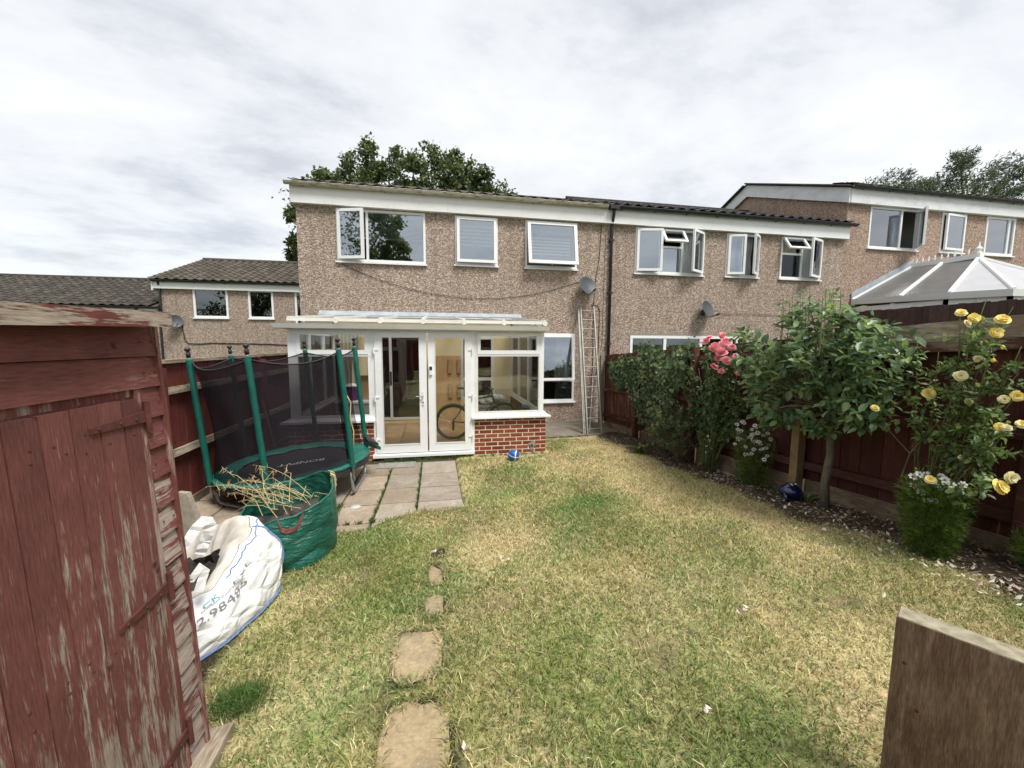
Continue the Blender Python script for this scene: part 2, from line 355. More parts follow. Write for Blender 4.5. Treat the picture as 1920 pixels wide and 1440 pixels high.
MT['shed_v'] = wood('shed_door_boards', (.185,.068,.058), (.35,.285,.235), .612, 2, zwear=.11, k=1.8, soft=.05); MT['shed_f'] = wood('shed_flaking_fascia', (.18,.055,.047), (.47,.39,.31), .525, 1, soft=.03, k=1.6)
MT['shed_t'] = wood('shed_corner_trim', (.20,.066,.055), (.40,.32,.27), .575, 2); MT['rust'] = simple('painted_rusty_iron', (.055,.022,.018), (.12,.036,.030), 20, .8, .3, .4)
MT['felt'] = simple('roofing_felt', (.035,.035,.036), (.075,.075,.07), 30, .95, .1, .3)
MT['fence_l'] = wood('left_fence_boards', (.165,.040,.032), (.24,.12,.095), .70, 2); MT['rail_l'] = wood('weathered_rail', (.30,.225,.15), (.50,.43,.32), .52, 1)
MT['fence_r'] = wood('right_fence_boards', (.088,.026,.020), (.24,.165,.11), .655, 2, var=.22); MT['rail_r'] = wood('right_fence_rail', (.095,.035,.026), (.26,.19,.13), .60, 1)
MT['fence_f'] = wood('far_fence_boards', (.155,.06,.04), (.36,.25,.17), .60, 2, var=.2); MT['grav'] = wood('gravel_board', (.20,.145,.095), (.33,.265,.19), .55, 1)
MT['fence_n'] = wood('neighbour_fence_boards', (.085,.048,.042), (.20,.15,.13), .68, 2, var=.2); MT['timber'] = wood('fresh_timber', (.33,.225,.12), (.45,.34,.21), .6, 2); MT['post'] = wood('weathered_post', (.155,.092,.066), (.31,.215,.16), .57, 2, var=.02, soft=.12, k=2.6)
MT['post_top'] = simple('lichen_end_grain', (.20,.175,.12), (.40,.36,.26), 26, .95, .1, .5)
MT['plank'] = wood('bare_plank', (.34,.27,.19), (.50,.42,.31), .55, 1, var=.02)
MT['tr_green'] = simple('green_pvc', (.005,.085,.063), (.008,.12,.09), 8, .42, .5, .1); MT['tr_pad'] = simple('green_pad', (.014,.11,.085), (.026,.16,.125), 7, .38, .5, .3)
MT['mat'] = simple('jump_mat', (.018,.018,.021), (.030,.030,.034), 30, .6, .35); MT['print'] = simple('white_print', (.66,.66,.63), (.74,.74,.71), 9, .7, .2)
m = NM('net'); m.t.nodes.remove(m.b); tr = m.n('ShaderNodeBsdfTransparent'); df = m.n('ShaderNodeBsdfDiffuse'); df.inputs[0].default_value = (.022,.019,.023,1); mm = m.n('ShaderNodeMixShader')
m.l(m.ramp(m.noise(m.coord('Object'), 3, 3), [(.3, .62), (.7, .72)]), mm.inputs[0]); m.l(tr.outputs[0], mm.inputs[1]); m.l(df.outputs[0], mm.inputs[2]); m.l(mm.outputs[0], m.out.inputs[0]); MT['net'] = m.m
m = NM('polycarbonate'); m.t.nodes.remove(m.b); tl = m.n('ShaderNodeBsdfTranslucent'); tl.inputs[0].default_value = (.80,.80,.74,1); df = m.n('ShaderNodeBsdfDiffuse'); df.inputs[0].default_value = (.55,.55,.50,1); tr = m.n('ShaderNodeBsdfTransparent'); tr.inputs[0].default_value = (.9,.9,.88,1)
mm = m.n('ShaderNodeMixShader'); mm.inputs[0].default_value = .6; m.l(df.outputs[0], mm.inputs[1]); m.l(tl.outputs[0], mm.inputs[2]); m2 = m.n('ShaderNodeMixShader'); m2.inputs[0].default_value = .68; m.l(mm.outputs[0], m2.inputs[1]); m.l(tr.outputs[0], m2.inputs[2]); m.l(m2.outputs[0], m.out.inputs[0]); MT['poly'] = m.m
MT['poly_grey'] = simple('grey_roof_sheet', (.115,.11,.105), (.15,.145,.14), 3, .4, .4); MT['poly_pale'] = simple('pale_roof_sheet', (.40,.40,.41), (.46,.46,.47), 3, .4, .4)
def wbag():
    m = NM('woven_white_sack'); v = m.coord('Object'); f = m.noise(v, 3.5, 6, .6, .5); w = m.noise(m.coord('Object', (1,1,3)), 11, 4, .6)
    c = m.ramp(f, [(.3, (.70,.68,.62)), (.55, (.83,.83,.82))]); m.col(c).set(.55, .35); cr = m.voro(m.coord('Object', (1,1,1.5)), 6.5, 'DISTANCE_TO_EDGE'); m.bump(m.math('ADD', m.math('MULTIPLY', w, .5), m.ramp(cr.outputs['Distance'], [(0.0, 0.0), (.22, 1.0)])), .42, .03); return m.m
MT['sack'] = wbag(); MT['sack_in'] = simple('dirty_sack_lining', (.42,.38,.32), (.74,.71,.65), 6, .8, .2); MT['rubble'] = simple('dark_soil_rubble', (.02,.018,.015), (.10,.09,.08), 12, .95, .1, .6)
MT['blue_thread'] = simple('blue_thread', (.10,.17,.36), (.20,.29,.50), 40, .7, .2); MT['ink_grey'] = simple('grey_ink', (.16,.16,.18), (.24,.24,.25), 30, .8, .1); MT['ink_teal'] = simple('teal_ink', (.05,.30,.36), (.12,.42,.47), 30, .8, .1)
m = NM('green_tarpaulin'); v = m.coord('Object'); f = m.noise(v, 4, 5, .6, .6); w = m.noise(m.coord('Object', (1,1,2.6)), 6, 4, .6, 1.2); m.col(m.ramp(f, [(.3, (.008,.078,.054)), (.7, (.020,.14,.10))])).set(.30, .55); m.bump(w, .8, .035); MT['tarp'] = m.m
MT['strap'] = simple('dull_red_webbing', (.16,.045,.04), (.27,.10,.085), 30, .8, .2); MT['straw'] = simple('dry_stalk', (.42,.33,.15), (.62,.52,.28), 9, .8, .2)
MT['rubber'] = simple('black_rubber', (.012,.012,.013), (.03,.03,.03), 20, .7, .3); MT['steel'] = simple('steel', (.35,.35,.35), (.5,.5,.5), 20, .3, .5, 0, 0, (1,1,1), .9)
MT['purple'] = simple('purple_plastic', (.13,.02,.16), (.20,.035,.24), 4, .4, .5); MT['card'] = simple('cardboard', (.36,.24,.13), (.44,.30,.17), 5, .9, .1); MT['bluecloth'] = simple('blue_cloth', (.03,.20,.36), (.08,.30,.46), 9, .9, .1, .4); MT['junk'] = simple('grey_sheeting', (.17,.175,.18), (.42,.42,.40), 7, .6, .3, .4); MT['box'] = simple('clear_storage_box', (.34,.36,.37), (.48,.50,.51), 4, .4, .4); MT['darkbox'] = simple('dark_blue_plastic', (.02,.025,.05), (.05,.05,.09), 4, .5, .4)
MT['ball'] = simple('blue_ball', (.012,.07,.30), (.03,.13,.44), 9, .4, .5, .2); MT['white'] = simple('white_plastic', (.74,.75,.74), (.80,.80,.79), 6, .4, .4); MT['frog'] = simple('cobalt_glaze', (.003,.006,.05), (.008,.016,.10), 3, .08, .8); MT['frog_t'] = simple('teal_glaze', (.008,.05,.08), (.015,.08,.11), 3, .1, .8); MT['eye'] = simple('glazed_eye', (.45,.46,.40), (.6,.6,.55), 9, .2, .6)
MT['soil'] = simple('bed_soil', (.030,.022,.015), (.10,.072,.048), 16, .95, .1, .9); MT['bark'] = simple('grey_bark', (.085,.075,.055), (.20,.18,.135), 12, .9, .1, .6, 0, (1,1,.35)); MT['twig'] = simple('brown_twig', (.10,.075,.045), (.20,.155,.10), 12, .9, .1, .3); MT['gstem'] = simple('green_stem', (.09,.11,.04), (.16,.17,.08), 12, .8, .2)
def leaf(name, stops, rough=.45, spec=.4, trans=.35):
    m = NM(name); at = m.n('ShaderNodeAttribute', attribute_name='rnd'); r = m.math('FRACT', m.math('ADD', at.outputs['Fac'], m.rand()))
    c = m.ramp(r, stops); m.col(c).set(rough, spec)
    tl = m.n('ShaderNodeBsdfTranslucent'); m.l(m.hsv(c, .49, 1.1, 1.3), tl.inputs[0]); mx_ = m.n('ShaderNodeMixShader'); mx_.inputs[0].default_value = trans; m.l(m.b.outputs[0], mx_.inputs[1]); m.l(tl.outputs[0], mx_.inputs[2]); m.l(mx_.outputs[0], m.out.inputs[0]); return m.m
MT['oak'] = leaf('oak_leaf', [(0, (.035,.055,.018)), (.5, (.11,.15,.05)), (1, (.27,.31,.12))], .55); MT['ash'] = leaf('willow_leaf', [(0, (.035,.055,.03)), (.6, (.075,.105,.055)), (1, (.16,.20,.11))], .55)
MT['apple'] = leaf('apple_leaf', [(0, (.060,.11,.048)), (.55, (.155,.24,.11)), (.88, (.25,.35,.155)), (1, (.36,.45,.15))], .36, .5); MT['rose_l'] = leaf('rose_leaf', [(0, (.055,.10,.032)), (.6, (.14,.215,.065)), (1, (.28,.36,.12))], .42, .45)
MT['ivy'] = leaf('ivy_leaf', [(0, (.020,.045,.015)), (.5, (.078,.14,.052)), (.9, (.20,.28,.115)), (1, (.33,.40,.16))], .38, .5); MT['shrub'] = leaf('shrub_leaf', [(0, (.040,.065,.024)), (.6, (.095,.14,.055)), (1, (.20,.25,.10))], .5); MT['feather'] = leaf('feathery_leaf', [(0, (.045,.09,.016)), (.6, (.105,.18,.034)), (1, (.20,.27,.06))], .6, .2, .4)
MT['strapleaf'] = leaf('strap_leaf', [(0, (.07,.12,.03)), (.6, (.14,.20,.05)), (1, (.30,.32,.11))], .45); MT['petal_y'] = leaf('yellow_petal', [(0, (.80,.58,.08)), (.3, (.84,.72,.20)), (1, (.86,.82,.46))], .6, .2, .3); MT['petal_p'] = leaf('pink_petal', [(0, (.78,.20,.24)), (.5, (.86,.38,.41)), (1, (.90,.62,.62))], .6, .2, .3)
MT['petal_w'] = leaf('white_petal', [(0, (.74,.76,.68)), (1, (.84,.85,.80))], .6, .2, .3); MT['petal_c'] = leaf('cream_petal', [(0, (.78,.72,.38)), (1, (.83,.80,.58))], .6, .2, .3); MT['fallen'] = leaf('fallen_petal', [(0, (.62,.42,.40)), (.4, (.74,.66,.58)), (.7, (.78,.72,.46)), (1, (.80,.78,.74))], .7, .2, .2); MT['chips'] = leaf('wood_chip', [(0, (.04,.028,.018)), (.5, (.12,.085,.055)), (.85, (.26,.20,.14)), (1, (.42,.37,.30))], .9, .1, .0)
m = NM('grass_blade'); at = m.n('ShaderNodeAttribute', attribute_name='col'); m.col(at.outputs['Color']).set(.6, .25); tl = m.n('ShaderNodeBsdfTranslucent'); m.l(at.outputs['Color'], tl.inputs[0]); mm = m.n('ShaderNodeMixShader'); mm.inputs[0].default_value = .3; m.l(m.b.outputs[0], mm.inputs[1]); m.l(tl.outputs[0], mm.inputs[2]); m.l(mm.outputs[0], m.out.inputs[0]); MT['grass'] = m.m
m = NM('lawn_thatch'); at = m.n('ShaderNodeAttribute', attribute_name='col'); v = m.coord('Object'); f = m.noise(v, 55, 5, .7); c = m.mix(1.0, at.outputs['Color'], m.ramp(f, [(.3, .55), (.7, 1.25)]), 'MULTIPLY'); m.col(c).set(.95, .1); m.bump(f, .6, .02); MT['lawn'] = m.m
# ------------------------------------------------------------------ ground, lawn, patio, bed
BEDP = [(8.6, 3.85), (8.06, 3.50), (7.07, 3.58), (6.58, 3.67), (5.93, 3.80), (5.29, 3.84), (4.65, 3.87), (4.02, 3.80), (3.40, 3.62), (3.07, 3.67), (2.89, 3.78), (2.51, 3.84), (2.15, 3.74), (1.85, 3.62), (1.2, 3.55), (0.0, 3.5), (-2, 3.5)]
_by = np.array([p[0] for p in BEDP])[::-1]; _bx = np.array([p[1] for p in BEDP])[::-1]
def bedx(Y): return np.interp(Y, _by, _bx) + 0.05*np.sin(np.asarray(Y)*7.3) + 0.03*np.sin(np.asarray(Y)*17.0)
def pedge(X): return np.where(X > -0.24, 4.58, np.where(X > -0.72, 4.16+(X+.72)*.85, 4.12)) + .02*np.sin(np.asarray(X)*23)
def in_patio(X, Y): return (X < 0.32+.02*np.sin(np.asarray(Y)*19)) & (Y > pedge(X)) & (Y < 6.98) & (X > -3.0)
STONES = [((700,1440),(720,1320),(832,1312),(842,1440)), ((730,1285),(737,1192),(836,1176),(820,1276)), ((800,1152),(803,1122),(828,1120),(826,1150)), ((806,1098),(806,1068),(826,1065),(826,1093)), ((806,1048),(808,1034),(828,1030),(830,1046))]
STONEW = [[PG(*q) for q in s] for s in STONES]
for s_ in STONEW[2:]:
    cs_ = np.mean(s_, 0)
    for i_ in range(4): s_[i_] = cs_+(s_[i_]-cs_)*[1.35, 1.2, 1]
STONEW[0][0] = STONEW[0][1]+np.array([.0, -.62, 0]); STONEW[0][3] = STONEW[0][2]+np.array([.03, -.62, 0])
def in_stone(X, Y, m_=0.0):
    r = np.zeros(np.shape(X), bool)
    for s in STONEW:
        c = np.mean(s, 0); hx = (abs(s[2][0]-s[1][0])+abs(s[3][0]-s[0][0]))/4; hy = abs((s[1][1]+s[2][1])-(s[0][1]+s[3][1]))/4
        r |= (np.abs((X-c[0])/max(hx-m_, hx*.85))**4 + np.abs((Y-c[1])/max(hy-m_, hy*.85))**4) < 1
    return r
def lawn_rgb(X, Y):
    d = .57 + .50*sn(X, Y, 2.3, 3, 4) + .25*sn(X, Y, 7.0, 5, 2) + .30*np.clip((X-1.9)/1.2, 0, 1) - .28*np.exp(-((X+.42)/.30)**2-((Y-3.4)/1.3)**2) - .30*np.exp(-((X-.05)/.5)**2-((Y-4.35)/.25)**2)
    d = d + .22*np.exp(-((X+.8)/.35)**2-((Y-2.7)/.6)**2) - .14*np.exp(-((X-1.2)/.9)**2-((Y-1.7)/.7)**2) + .16*np.exp(-((Y-6.3)/1.2)**2)
    d = np.clip(d, .14, 1)
    green = np.stack([.235+.045*sn(X, Y, 5, 9, 2), .30+.035*sn(X, Y, 5, 10, 2), .085+0*X], -1); straw = np.stack([.66+0*X, .55+.025*sn(X, Y, 4, 11, 2), .30+0*X], -1)
    return d, green, straw
def bare(X, Y): return np.clip((sn(X, Y, 8.0, 71, 2)-.55)*4, 0, 1)*.6
def axis(a, b, st, far):
    fine = np.arange(a, b+st/2, st); k = np.array([.3, .8, 1.6, 3, 6, 12, 25, 60, 150, far]); return np.concatenate([a-k[::-1], fine, b+k])
gx = axis(-3.3, 4.5, .06, 900.0); gy = axis(-1.6, 9.9, .06, 900.0)
GX, GY = np.meshgrid(gx, gy); GZ = G(np.clip(GX, -14, 16), np.clip(GY, -2, 12))
ip = in_patio(GX, GY); GZ = GZ - .06*ip + .012*sn(GX, GY, 4.0, 21, 2)*(np.abs(GX) < 5)*(~ip)*(GY < 7)
dry, gg, ss = lawn_rgb(GX, GY)
cc = gg*(1-dry[..., None])+ss*dry[..., None]; cc = cc*.9+np.array([.02, .016, .008]); br_ = bare(GX, GY)[..., None]; cc = cc*(1-br_)+np.array([.17, .125, .075])*br_
soilm = ip | in_stone(GX, GY, -.03) | (GX > bedx(GY)) | (GX < -1.25) | ((GY > 7.0) & (GX < 1.9)); cc[soilm] = (.06, .047, .03)
cc[(np.abs(GX) > 6) | (GY > 10.5)] = (.10, .12, .05)
nx_, ny_ = len(gx), len(gy); idx = np.arange(nx_*ny_).reshape(ny_, nx_)
Fq = np.stack([idx[:-1, :-1], idx[:-1, 1:], idx[1:, 1:], idx[1:, :-1]], -1).reshape(-1, 4)
me = npmesh('ground', np.stack([GX, GY, GZ], -1).reshape(-1, 3), Fq, MT['lawn'], 4, col=np.concatenate([cc.reshape(-1, 3), np.ones((nx_*ny_, 1))], 1), smooth=True)
tag(place('ground', me, None), kind='structure')
# grass blades
def blades(X, Y, h, w, colr, lean, zoff=0.0, Z=None):
    n = len(X); Z = (g(X, Y)+zoff+.008*sn(X, Y, 4.0, 21, 2)) if Z is None else Z
    th = rng.uniform(0, 2*np.pi, n); la = rng.uniform(0, 2*np.pi, n); l = lean*h*rng.uniform(.2, 1.3, n)
    ax, ay = np.cos(th)*w/2, np.sin(th)*w/2; lx, ly = np.cos(la)*l, np.sin(la)*l
    V = np.empty((n, 5, 3)); V[:, 0] = np.stack([X-ax, Y-ay, Z-.01], -1); V[:, 1] = np.stack([X+ax, Y+ay, Z-.01], -1)
    V[:, 2] = np.stack([X-ax*.8+lx*.4, Y-ay*.8+ly*.4, Z+h*.6], -1); V[:, 3] = np.stack([X+ax*.8+lx*.4, Y+ay*.8+ly*.4, Z+h*.6], -1); V[:, 4] = np.stack([X+lx, Y+ly, Z+h*.92], -1)
    b = (np.arange(n)*5)[:, None]; F = np.concatenate([b+np.array([0, 1, 3]), b+np.array([0, 3, 2]), b+np.array([2, 3, 4])], 0)
    C = np.ones((n, 5, 4)); C[:, :, :3] = colr[:, None, :]; return V.reshape(-1, 3), F, C.reshape(-1, 4)
def scatter(n, x0, x1, y0, y1): return rng.uniform(x0, x1, n), rng.uniform(y0, y1, n)
def lawn_ok(X, Y):
    ok = (X < bedx(Y)+.05*rng.normal(size=len(X))) & ~in_patio(X-.03, Y-.03) & ~in_stone(X+.02*sn(X, Y, 30, 61, 2), Y+.02*sn(X, Y, 30, 62, 2), .028) & ~((X < -1.08) & (Y < 2.0))
    ok &= (X > -1.22+.1*rng.normal(size=len(X))) & ((X > .33) | (Y < 4.9)) & ~((Y > 6.86) & (X < 2.05)) & (Y < 8.05+.1*rng.normal(size=len(X)))
    ok &= ~((Y > 6.72) & (X < 1.9) & (rng.uniform(size=len(X)) < .75))
    return ok
XS, YS = [], []
for n, x0, x1, y0, y1 in ((80000, -1.3, 3.9, .75, 2.6), (75000, -1.3, 3.9, 2.6, 4.6), (70000, -.4, 3.9, 4.6, 8.2)):
    a, b = scatter(n, x0, x1, y0, y1); k = lawn_ok(a, b); XS.append(a[k]); YS.append(b[k])
X, Y = np.concatenate(XS), np.concatenate(YS); kk = rng.uniform(size=len(X)) > bare(X, Y)*.8; X, Y = X[kk], Y[kk]; d, gg, ss = lawn_rgb(X, Y)
pk = (rng.uniform(size=len(X)) < np.clip(d*.9+.06, .05, .95)); cB = np.where(pk[:, None], ss, gg)*np.where(rng.uniform(size=(len(X), 1)) < .28, rng.uniform(1.0, 1.5, (len(X), 1)), rng.uniform(.35, 1.05, (len(X), 1))); cB[:, 0] *= rng.uniform(.85, 1.15, len(X))
h = rng.uniform(.010, .036, len(X))*(1+.35*(~pk)); far = np.clip((Y-2)/5, 0, 1); w = .0050+.0045*far
V, F, C = blades(X, Y, h, w*rng.uniform(.7, 1.4, len(X)), np.clip(cB, 0, .85), 1.9)
me = npmesh('lawn_grass', V, F, MT['grass'], 3, col=C); tag(place('lawn_grass', me, None), 'short mown lawn grass, green with dry straw patches', 'grass', kind='stuff')
# long tuft by the shed corner
cxy = PG(450, 1320); X = cxy[0]+rng.normal(0, .06, 1000); Y = cxy[1]+rng.normal(0, .045, 1000); k = ~((X < -1.05) & (Y < 1.94)); X, Y = X[k], Y[k]
cB = np.array([.10, .165, .045])*rng.uniform(.6, 1.6, (len(X), 1)); V, F, C = blades(X, Y, rng.uniform(.04, .10, len(X)), np.full(len(X), .004), cB, .9)
me = npmesh('grass_tuft', V, F, MT['grass'], 3, col=C); tag(place('grass_tuft', me, None), 'long dark green grass tuft beside the red shed corner', 'grass', kind='stuff')
# patio slabs
pat = MB().add([(-3, 4.2, -.25), (.3, 4.6, -.25), (.3, 6.95, -.25), (-3, 6.95, -.25), (-3, 4.2, -.03), (.3, 4.6, -.03), (.3, 6.95, -.012), (-3, 6.95, -.012)], [(0,3,2,1),(4,5,6,7),(0,1,5,4),(1,2,6,5),(2,3,7,6),(3,0,4,7)])
patio = pat.build('patio', MT['joint'], kind='structure', loc=(-1, 5.5, 0))
xe = [.32, -.24, -.70, -1.155, -1.61, -2.07, -2.53, -2.98]; ye = [6.72, 6.11, 5.52, 4.93, 4.33, 4.12]
for i in range(7):
    x1_, x0_ = xe[i]-.010, xe[i+1]+.010
    for j in range(5):
        ya, yb = ye[j+1]+.013, ye[j]-.013; yl, yr = ya, ya
        if i == 0:
            if j > 3: continue
            if j == 3: yl = yr = 4.56
        if i == 1 and j == 4: yl, yr = 4.18, 4.50; 
        if i == 1 and j == 4: ya = 4.18
        if j == 4 and yb-ya < .05: continue
        sh = .02 if i % 2 else -.03
        if j not in (4,) and j != 0: ya += sh*.3; yb += sh*.3; yl = max(yl, ya); yr = max(yr, ya)
        if j == 0: yb = 6.70 + .01
        c = np.array([(x0_+x1_)/2, (ya+yb)/2, 0]); z = lambda x, y: float(g(x, y))+random.uniform(-.003, .003)
        pl = [(x0_, yl), (x1_, yr), (x1_, yb), (x0_, yb)]; ch = .008; inn = [(x0_+ch, yl+ch), (x1_-ch, yr+ch), (x1_-ch, yb-ch), (x0_+ch, yb-ch)]
        mbs = MB(); zz = [z(*q) for q in pl]
        mbs.add([(x, y, q-.07) for (x, y), q in zip(pl, zz)]+[(x, y, q-ch) for (x, y), q in zip(pl, zz)]+[(x, y, q) for (x, y), q in zip(inn, zz)],
                [(0,3,2,1)]+[(k, (k+1) % 4, 4+(k+1) % 4, 4+k) for k in range(4)]+[(4+k, 4+(k+1) % 4, 8+(k+1) % 4, 8+k) for k in range(4)]+[(8,9,10,11)])
        o = mbs.build('paving_slab', MT['slab_g' if (i == 0 or (i == 1 and j >= 3) or random.random() < .15) else 'slab'], patio, loc=c)
# drain cover let into the patio
dc = MB().box(-.92, -.35, 6.44, 6.715, -.01, .012); t = dc.build('drain_cover', MT['cement'], loc=(-.63, 6.58, 0)); tag(t, 'dark grey rectangular drain cover in the patio below the door', 'drain cover')
MB().ring(-.935, -.335, 0, .29, -.012, .010, .018).xf(lambda p: np.array([p[0], 6.43+p[2], p[1]+.004])).build('rim', MT['galv'], t, fix=True)
# weeds in joints and along the wall foot
X, Y = [], []
for (x0, y0, x1, y1, n, s) in ((-.9, 6.86, .55, 6.90, 900, .03), (-1.16, 4.45, -1.15, 5.0, 500, .022), (-.70, 4.2, -.70, 6.3, 420, .006), (-.24, 4.6, -.24, 6.6, 260, .006), (.7, 6.86, 1.9, 6.9, 500, .03), (2.0, 8.25, 3.3, 8.3, 500, .04), (-1.15, 4.33, -.3, 4.33, 160, .006)):
    t_ = rng.uniform(size=n); t_ = np.clip(t_+.06*np.sin(t_*40), 0, 1); X.append(x0+(x1-x0)*t_+rng.normal(0, s, n)); Y.append(y0+(y1-y0)*t_+rng.normal(0, s, n))
X, Y = np.concatenate(X), np.clip(np.concatenate(Y), 0, 8.5); Y = np.where((Y > 6.93) & (Y < 7.4), 6.90, Y); cB = np.array([.07, .11, .028])*rng.uniform(.5, 1.9, (len(X), 1))
V, F, C = blades(X, Y, rng.uniform(.012, .05, len(X)), np.full(len(X), .007), cB, 1.3); me = npmesh('joint_weeds', V, F, MT['grass'], 3, col=C); tag(place('joint_weeds', me, None), 'small green weeds growing in paving joints and at wall feet', 'weeds', kind='stuff')
# stepping stones
SL = ['yellow stepping stone nearest the viewer, cut by the photo edge', 'square sandstone stepping stone with a dirt clump, second from viewer', 'small half buried stepping stone, third from the viewer', 'small half buried stepping stone, fourth from the viewer', 'small half buried stepping stone nearest the patio']
for s, lb in zip(STONEW, SL):
    c = np.mean(s, 0); c[2] = g(c[0], c[1]); mbs = MB(); n = 28; hx = (abs(s[2][0]-s[1][0])+abs(s[3][0]-s[0][0]))/4; hy = abs((s[1][1]+s[2][1])-(s[0][1]+s[3][1]))/4
    def rr(k, sc):
        a = 2*math.pi*k/n; ca, sa = math.cos(a), math.sin(a); q = (abs(ca)**6+abs(sa)**6)**(-1/6)*sc*(1+.045*math.sin(3*a+c[1]*9)+.04*math.sin(5*a+c[0]*9)+.03*math.sin(11*a+c[1]*5)); x, y = c[0]+hx*ca*q, c[1]+hy*sa*q; return x, y
    vs = [(*rr(k, 1.02), float(g(*rr(k, 1.0)))-.05) for k in range(n)]+[(*rr(k, 1.0), float(g(*rr(k, 1.0)))+.001) for k in range(n)]+[(*rr(k, .93), float(g(*rr(k, .93)))+.007) for k in range(n)]
    mbs.add(vs, [(k, (k+1) % n, n+(k+1) % n, n+k) for k in range(n)]+[(n+k, n+(k+1) % n, 2*n+(k+1) % n, 2*n+k) for k in range(n)]+[tuple(range(2*n, 3*n))])
    tag(mbs.build('stepping_stone', MT['step'], loc=c), lb, 'stepping stone', 'stepping stones across the lawn')
# soil clod on the second stone
c = PG(773, 1262)
# concrete path by the house
MB().add([(1.9, 8.28, -.3), (4.2, 8.42, -.3), (4.2, 9.79, -.3), (1.9, 9.79, -.3), (1.9, 8.28, -.055), (4.2, 8.42, -.06), (4.2, 9.79, -.05), (1.9, 9.79, -.05)], [(0,3,2,1),(4,5,6,7),(0,1,5,4),(1,2,6,5),(2,3,7,6),(3,0,4,7)]).build('concrete_path', MT['conc'], kind='structure', loc=(3, 9, 0))
# flower bed
ys = np.linspace(.2, 8.6, 150); us = np.linspace(0, 1, 16); BX, BY = [], []
for y in ys:
    x0 = float(bedx(y))-.03; BX.append(x0+(4.34-x0)*us); BY.append(np.full(16, y))
BX, BY = np.array(BX), np.array(BY); BZ = g(BX, BY)+.010+.03*np.sin(np.pi*np.clip(us, .02, 1))[None, :]*(.6+.4*sn(BX, BY, 9, 31, 3))
ix = np.arange(150*16).reshape(150, 16); Fb = np.stack([ix[:-1, :-1], ix[:-1, 1:], ix[1:, 1:], ix[1:, :-1]], -1).reshape(-1, 4)
me = npmesh('flower_bed', np.stack([BX, BY, BZ], -1).reshape(-1, 3), Fb, MT['soil'], 4, smooth=True); tag(place('flower_bed', me, None), kind='structure')
def bedz(X, Y): return g(X, Y)+.012+.02*np.clip((X-bedx(Y))*4, 0, 1)
# litter: bark chips and fallen petals
def flakes(name, X, Y, Z, size, mat_, lab, cat, curl=.4):
    n = len(X); th = rng.uniform(0, 6.28, n); a = np.stack([np.cos(th), np.sin(th), rng.normal(0, .25, n)], -1); b = np.stack([-np.sin(th), np.cos(th), rng.normal(0, .25, n)], -1)*rng.uniform(.4, .8, (n, 1)); P = np.stack([X, Y, Z], -1); s = size[:, None]
    V = np.stack([P-a*s, P-b*s+[0, 0, 1]*s*curl*.3, P+a*s+[0, 0, 1]*s*curl, P+b*s], 1).reshape(-1, 3); F = (np.arange(n)*4)[:, None]+np.array([0, 1, 2, 3]); me = npmesh(name, V, F, mat_, 4, rnd=np.repeat(rng.uniform(size=n), 4)); return tag(place(name, me, None), lab, cat, kind='stuff')
Y = rng.uniform(.4, 8.2, 7000); X = bedx(Y)-.10+rng.uniform(0, 1, 7000)*(4.4-bedx(Y)); Z = bedz(X, Y)+.008; flakes('bark_chips', X, Y, Z, rng.uniform(.006, .022, 7000), MT['chips'], 'brown bark chips covering the flower bed soil', 'bark chips')
cl_ = rng.uniform(size=(46, 2))*[4.4, 5.6]+[-.9, 1.3]; X = np.concatenate([c_[0]+rng.normal(0, .05, 18) for c_ in cl_]); Y = np.concatenate([c_[1]+rng.normal(0, .05, 18) for c_ in cl_]); k = lawn_ok(X, Y) & ~in_stone(X, Y, -.02); X, Y = X[k], Y[k]; flakes('lawn_clover', X, Y, g(X, Y)+rng.uniform(.008, .026, len(X)), rng.uniform(.006, .013, len(X)), MT['strapleaf'], 'small broad-leaved clover patches scattered in the lawn', 'clover')
P = [PG(rng.normal(1368, 22), rng.normal(888, 9)) for _ in range(170)]+[PG(rng.uniform(1480, 1920), y) for y in rng.uniform(955, 1000, 60)]+[PG(x, 985+(x-1560)*.38+rng.normal(0, 16)) for x in rng.uniform(1560, 1915, 150)]+[PG(x, 830+(x-1150)*.33+rng.normal(0, 10)) for x in rng.uniform(1290, 1560, 60)]+[PG(*q) for q in [(870,1414),(952,1056),(940,1052),(1398,1152),(1400,1146),(1325,1340),(1490,998),(1660,1127),(1380,1155),(1545,1000),(1480,952),(1430,940),(815,1040)] for _ in range(3)]
P = np.array(P); k = P[:, 0] < 4.3; P = P[k]; flakes('fallen_petals', P[:, 0]+rng.normal(0, .008, len(P)), P[:, 1]+rng.normal(0, .008, len(P)), P[:, 2]+.03, rng.uniform(.009, .021, len(P)), MT['fallen'], 'fallen pale petals lying on the bed edge and lawn', 'petals', .8)
# ------------------------------------------------------------------ houses
HY = 9.8
def wall_holes(mb, x0, x1, z0, z1, Y, holes, depth=.12, top=None):
    xs = sorted({x0, x1, *[h[0] for h in holes], *[h[1] for h in holes]}); zs = sorted({z0, z1, *[h[2] for h in holes], *[h[3] for h in holes]})
    for a, b in zip(xs[:-1], xs[1:]):
        for c, d in zip(zs[:-1], zs[1:]):
            if any(h[0] <= a and b <= h[1] and h[2] <= c and d <= h[3] for h in holes): continue
            mb.add([(a,Y,c),(b,Y,c),(b,Y,d),(a,Y,d)], [(0,1,2,3)])
    for a, b, c, d in holes:
        mb.add([(a,Y,c),(b,Y,c),(b,Y,d),(a,Y,d),(a,Y+depth,c),(b,Y+depth,c),(b,Y+depth,d),(a,Y+depth,d)], [(0,4,5,1),(1,5,6,2),(2,6,7,3),(3,7,4,0)])
    return mb
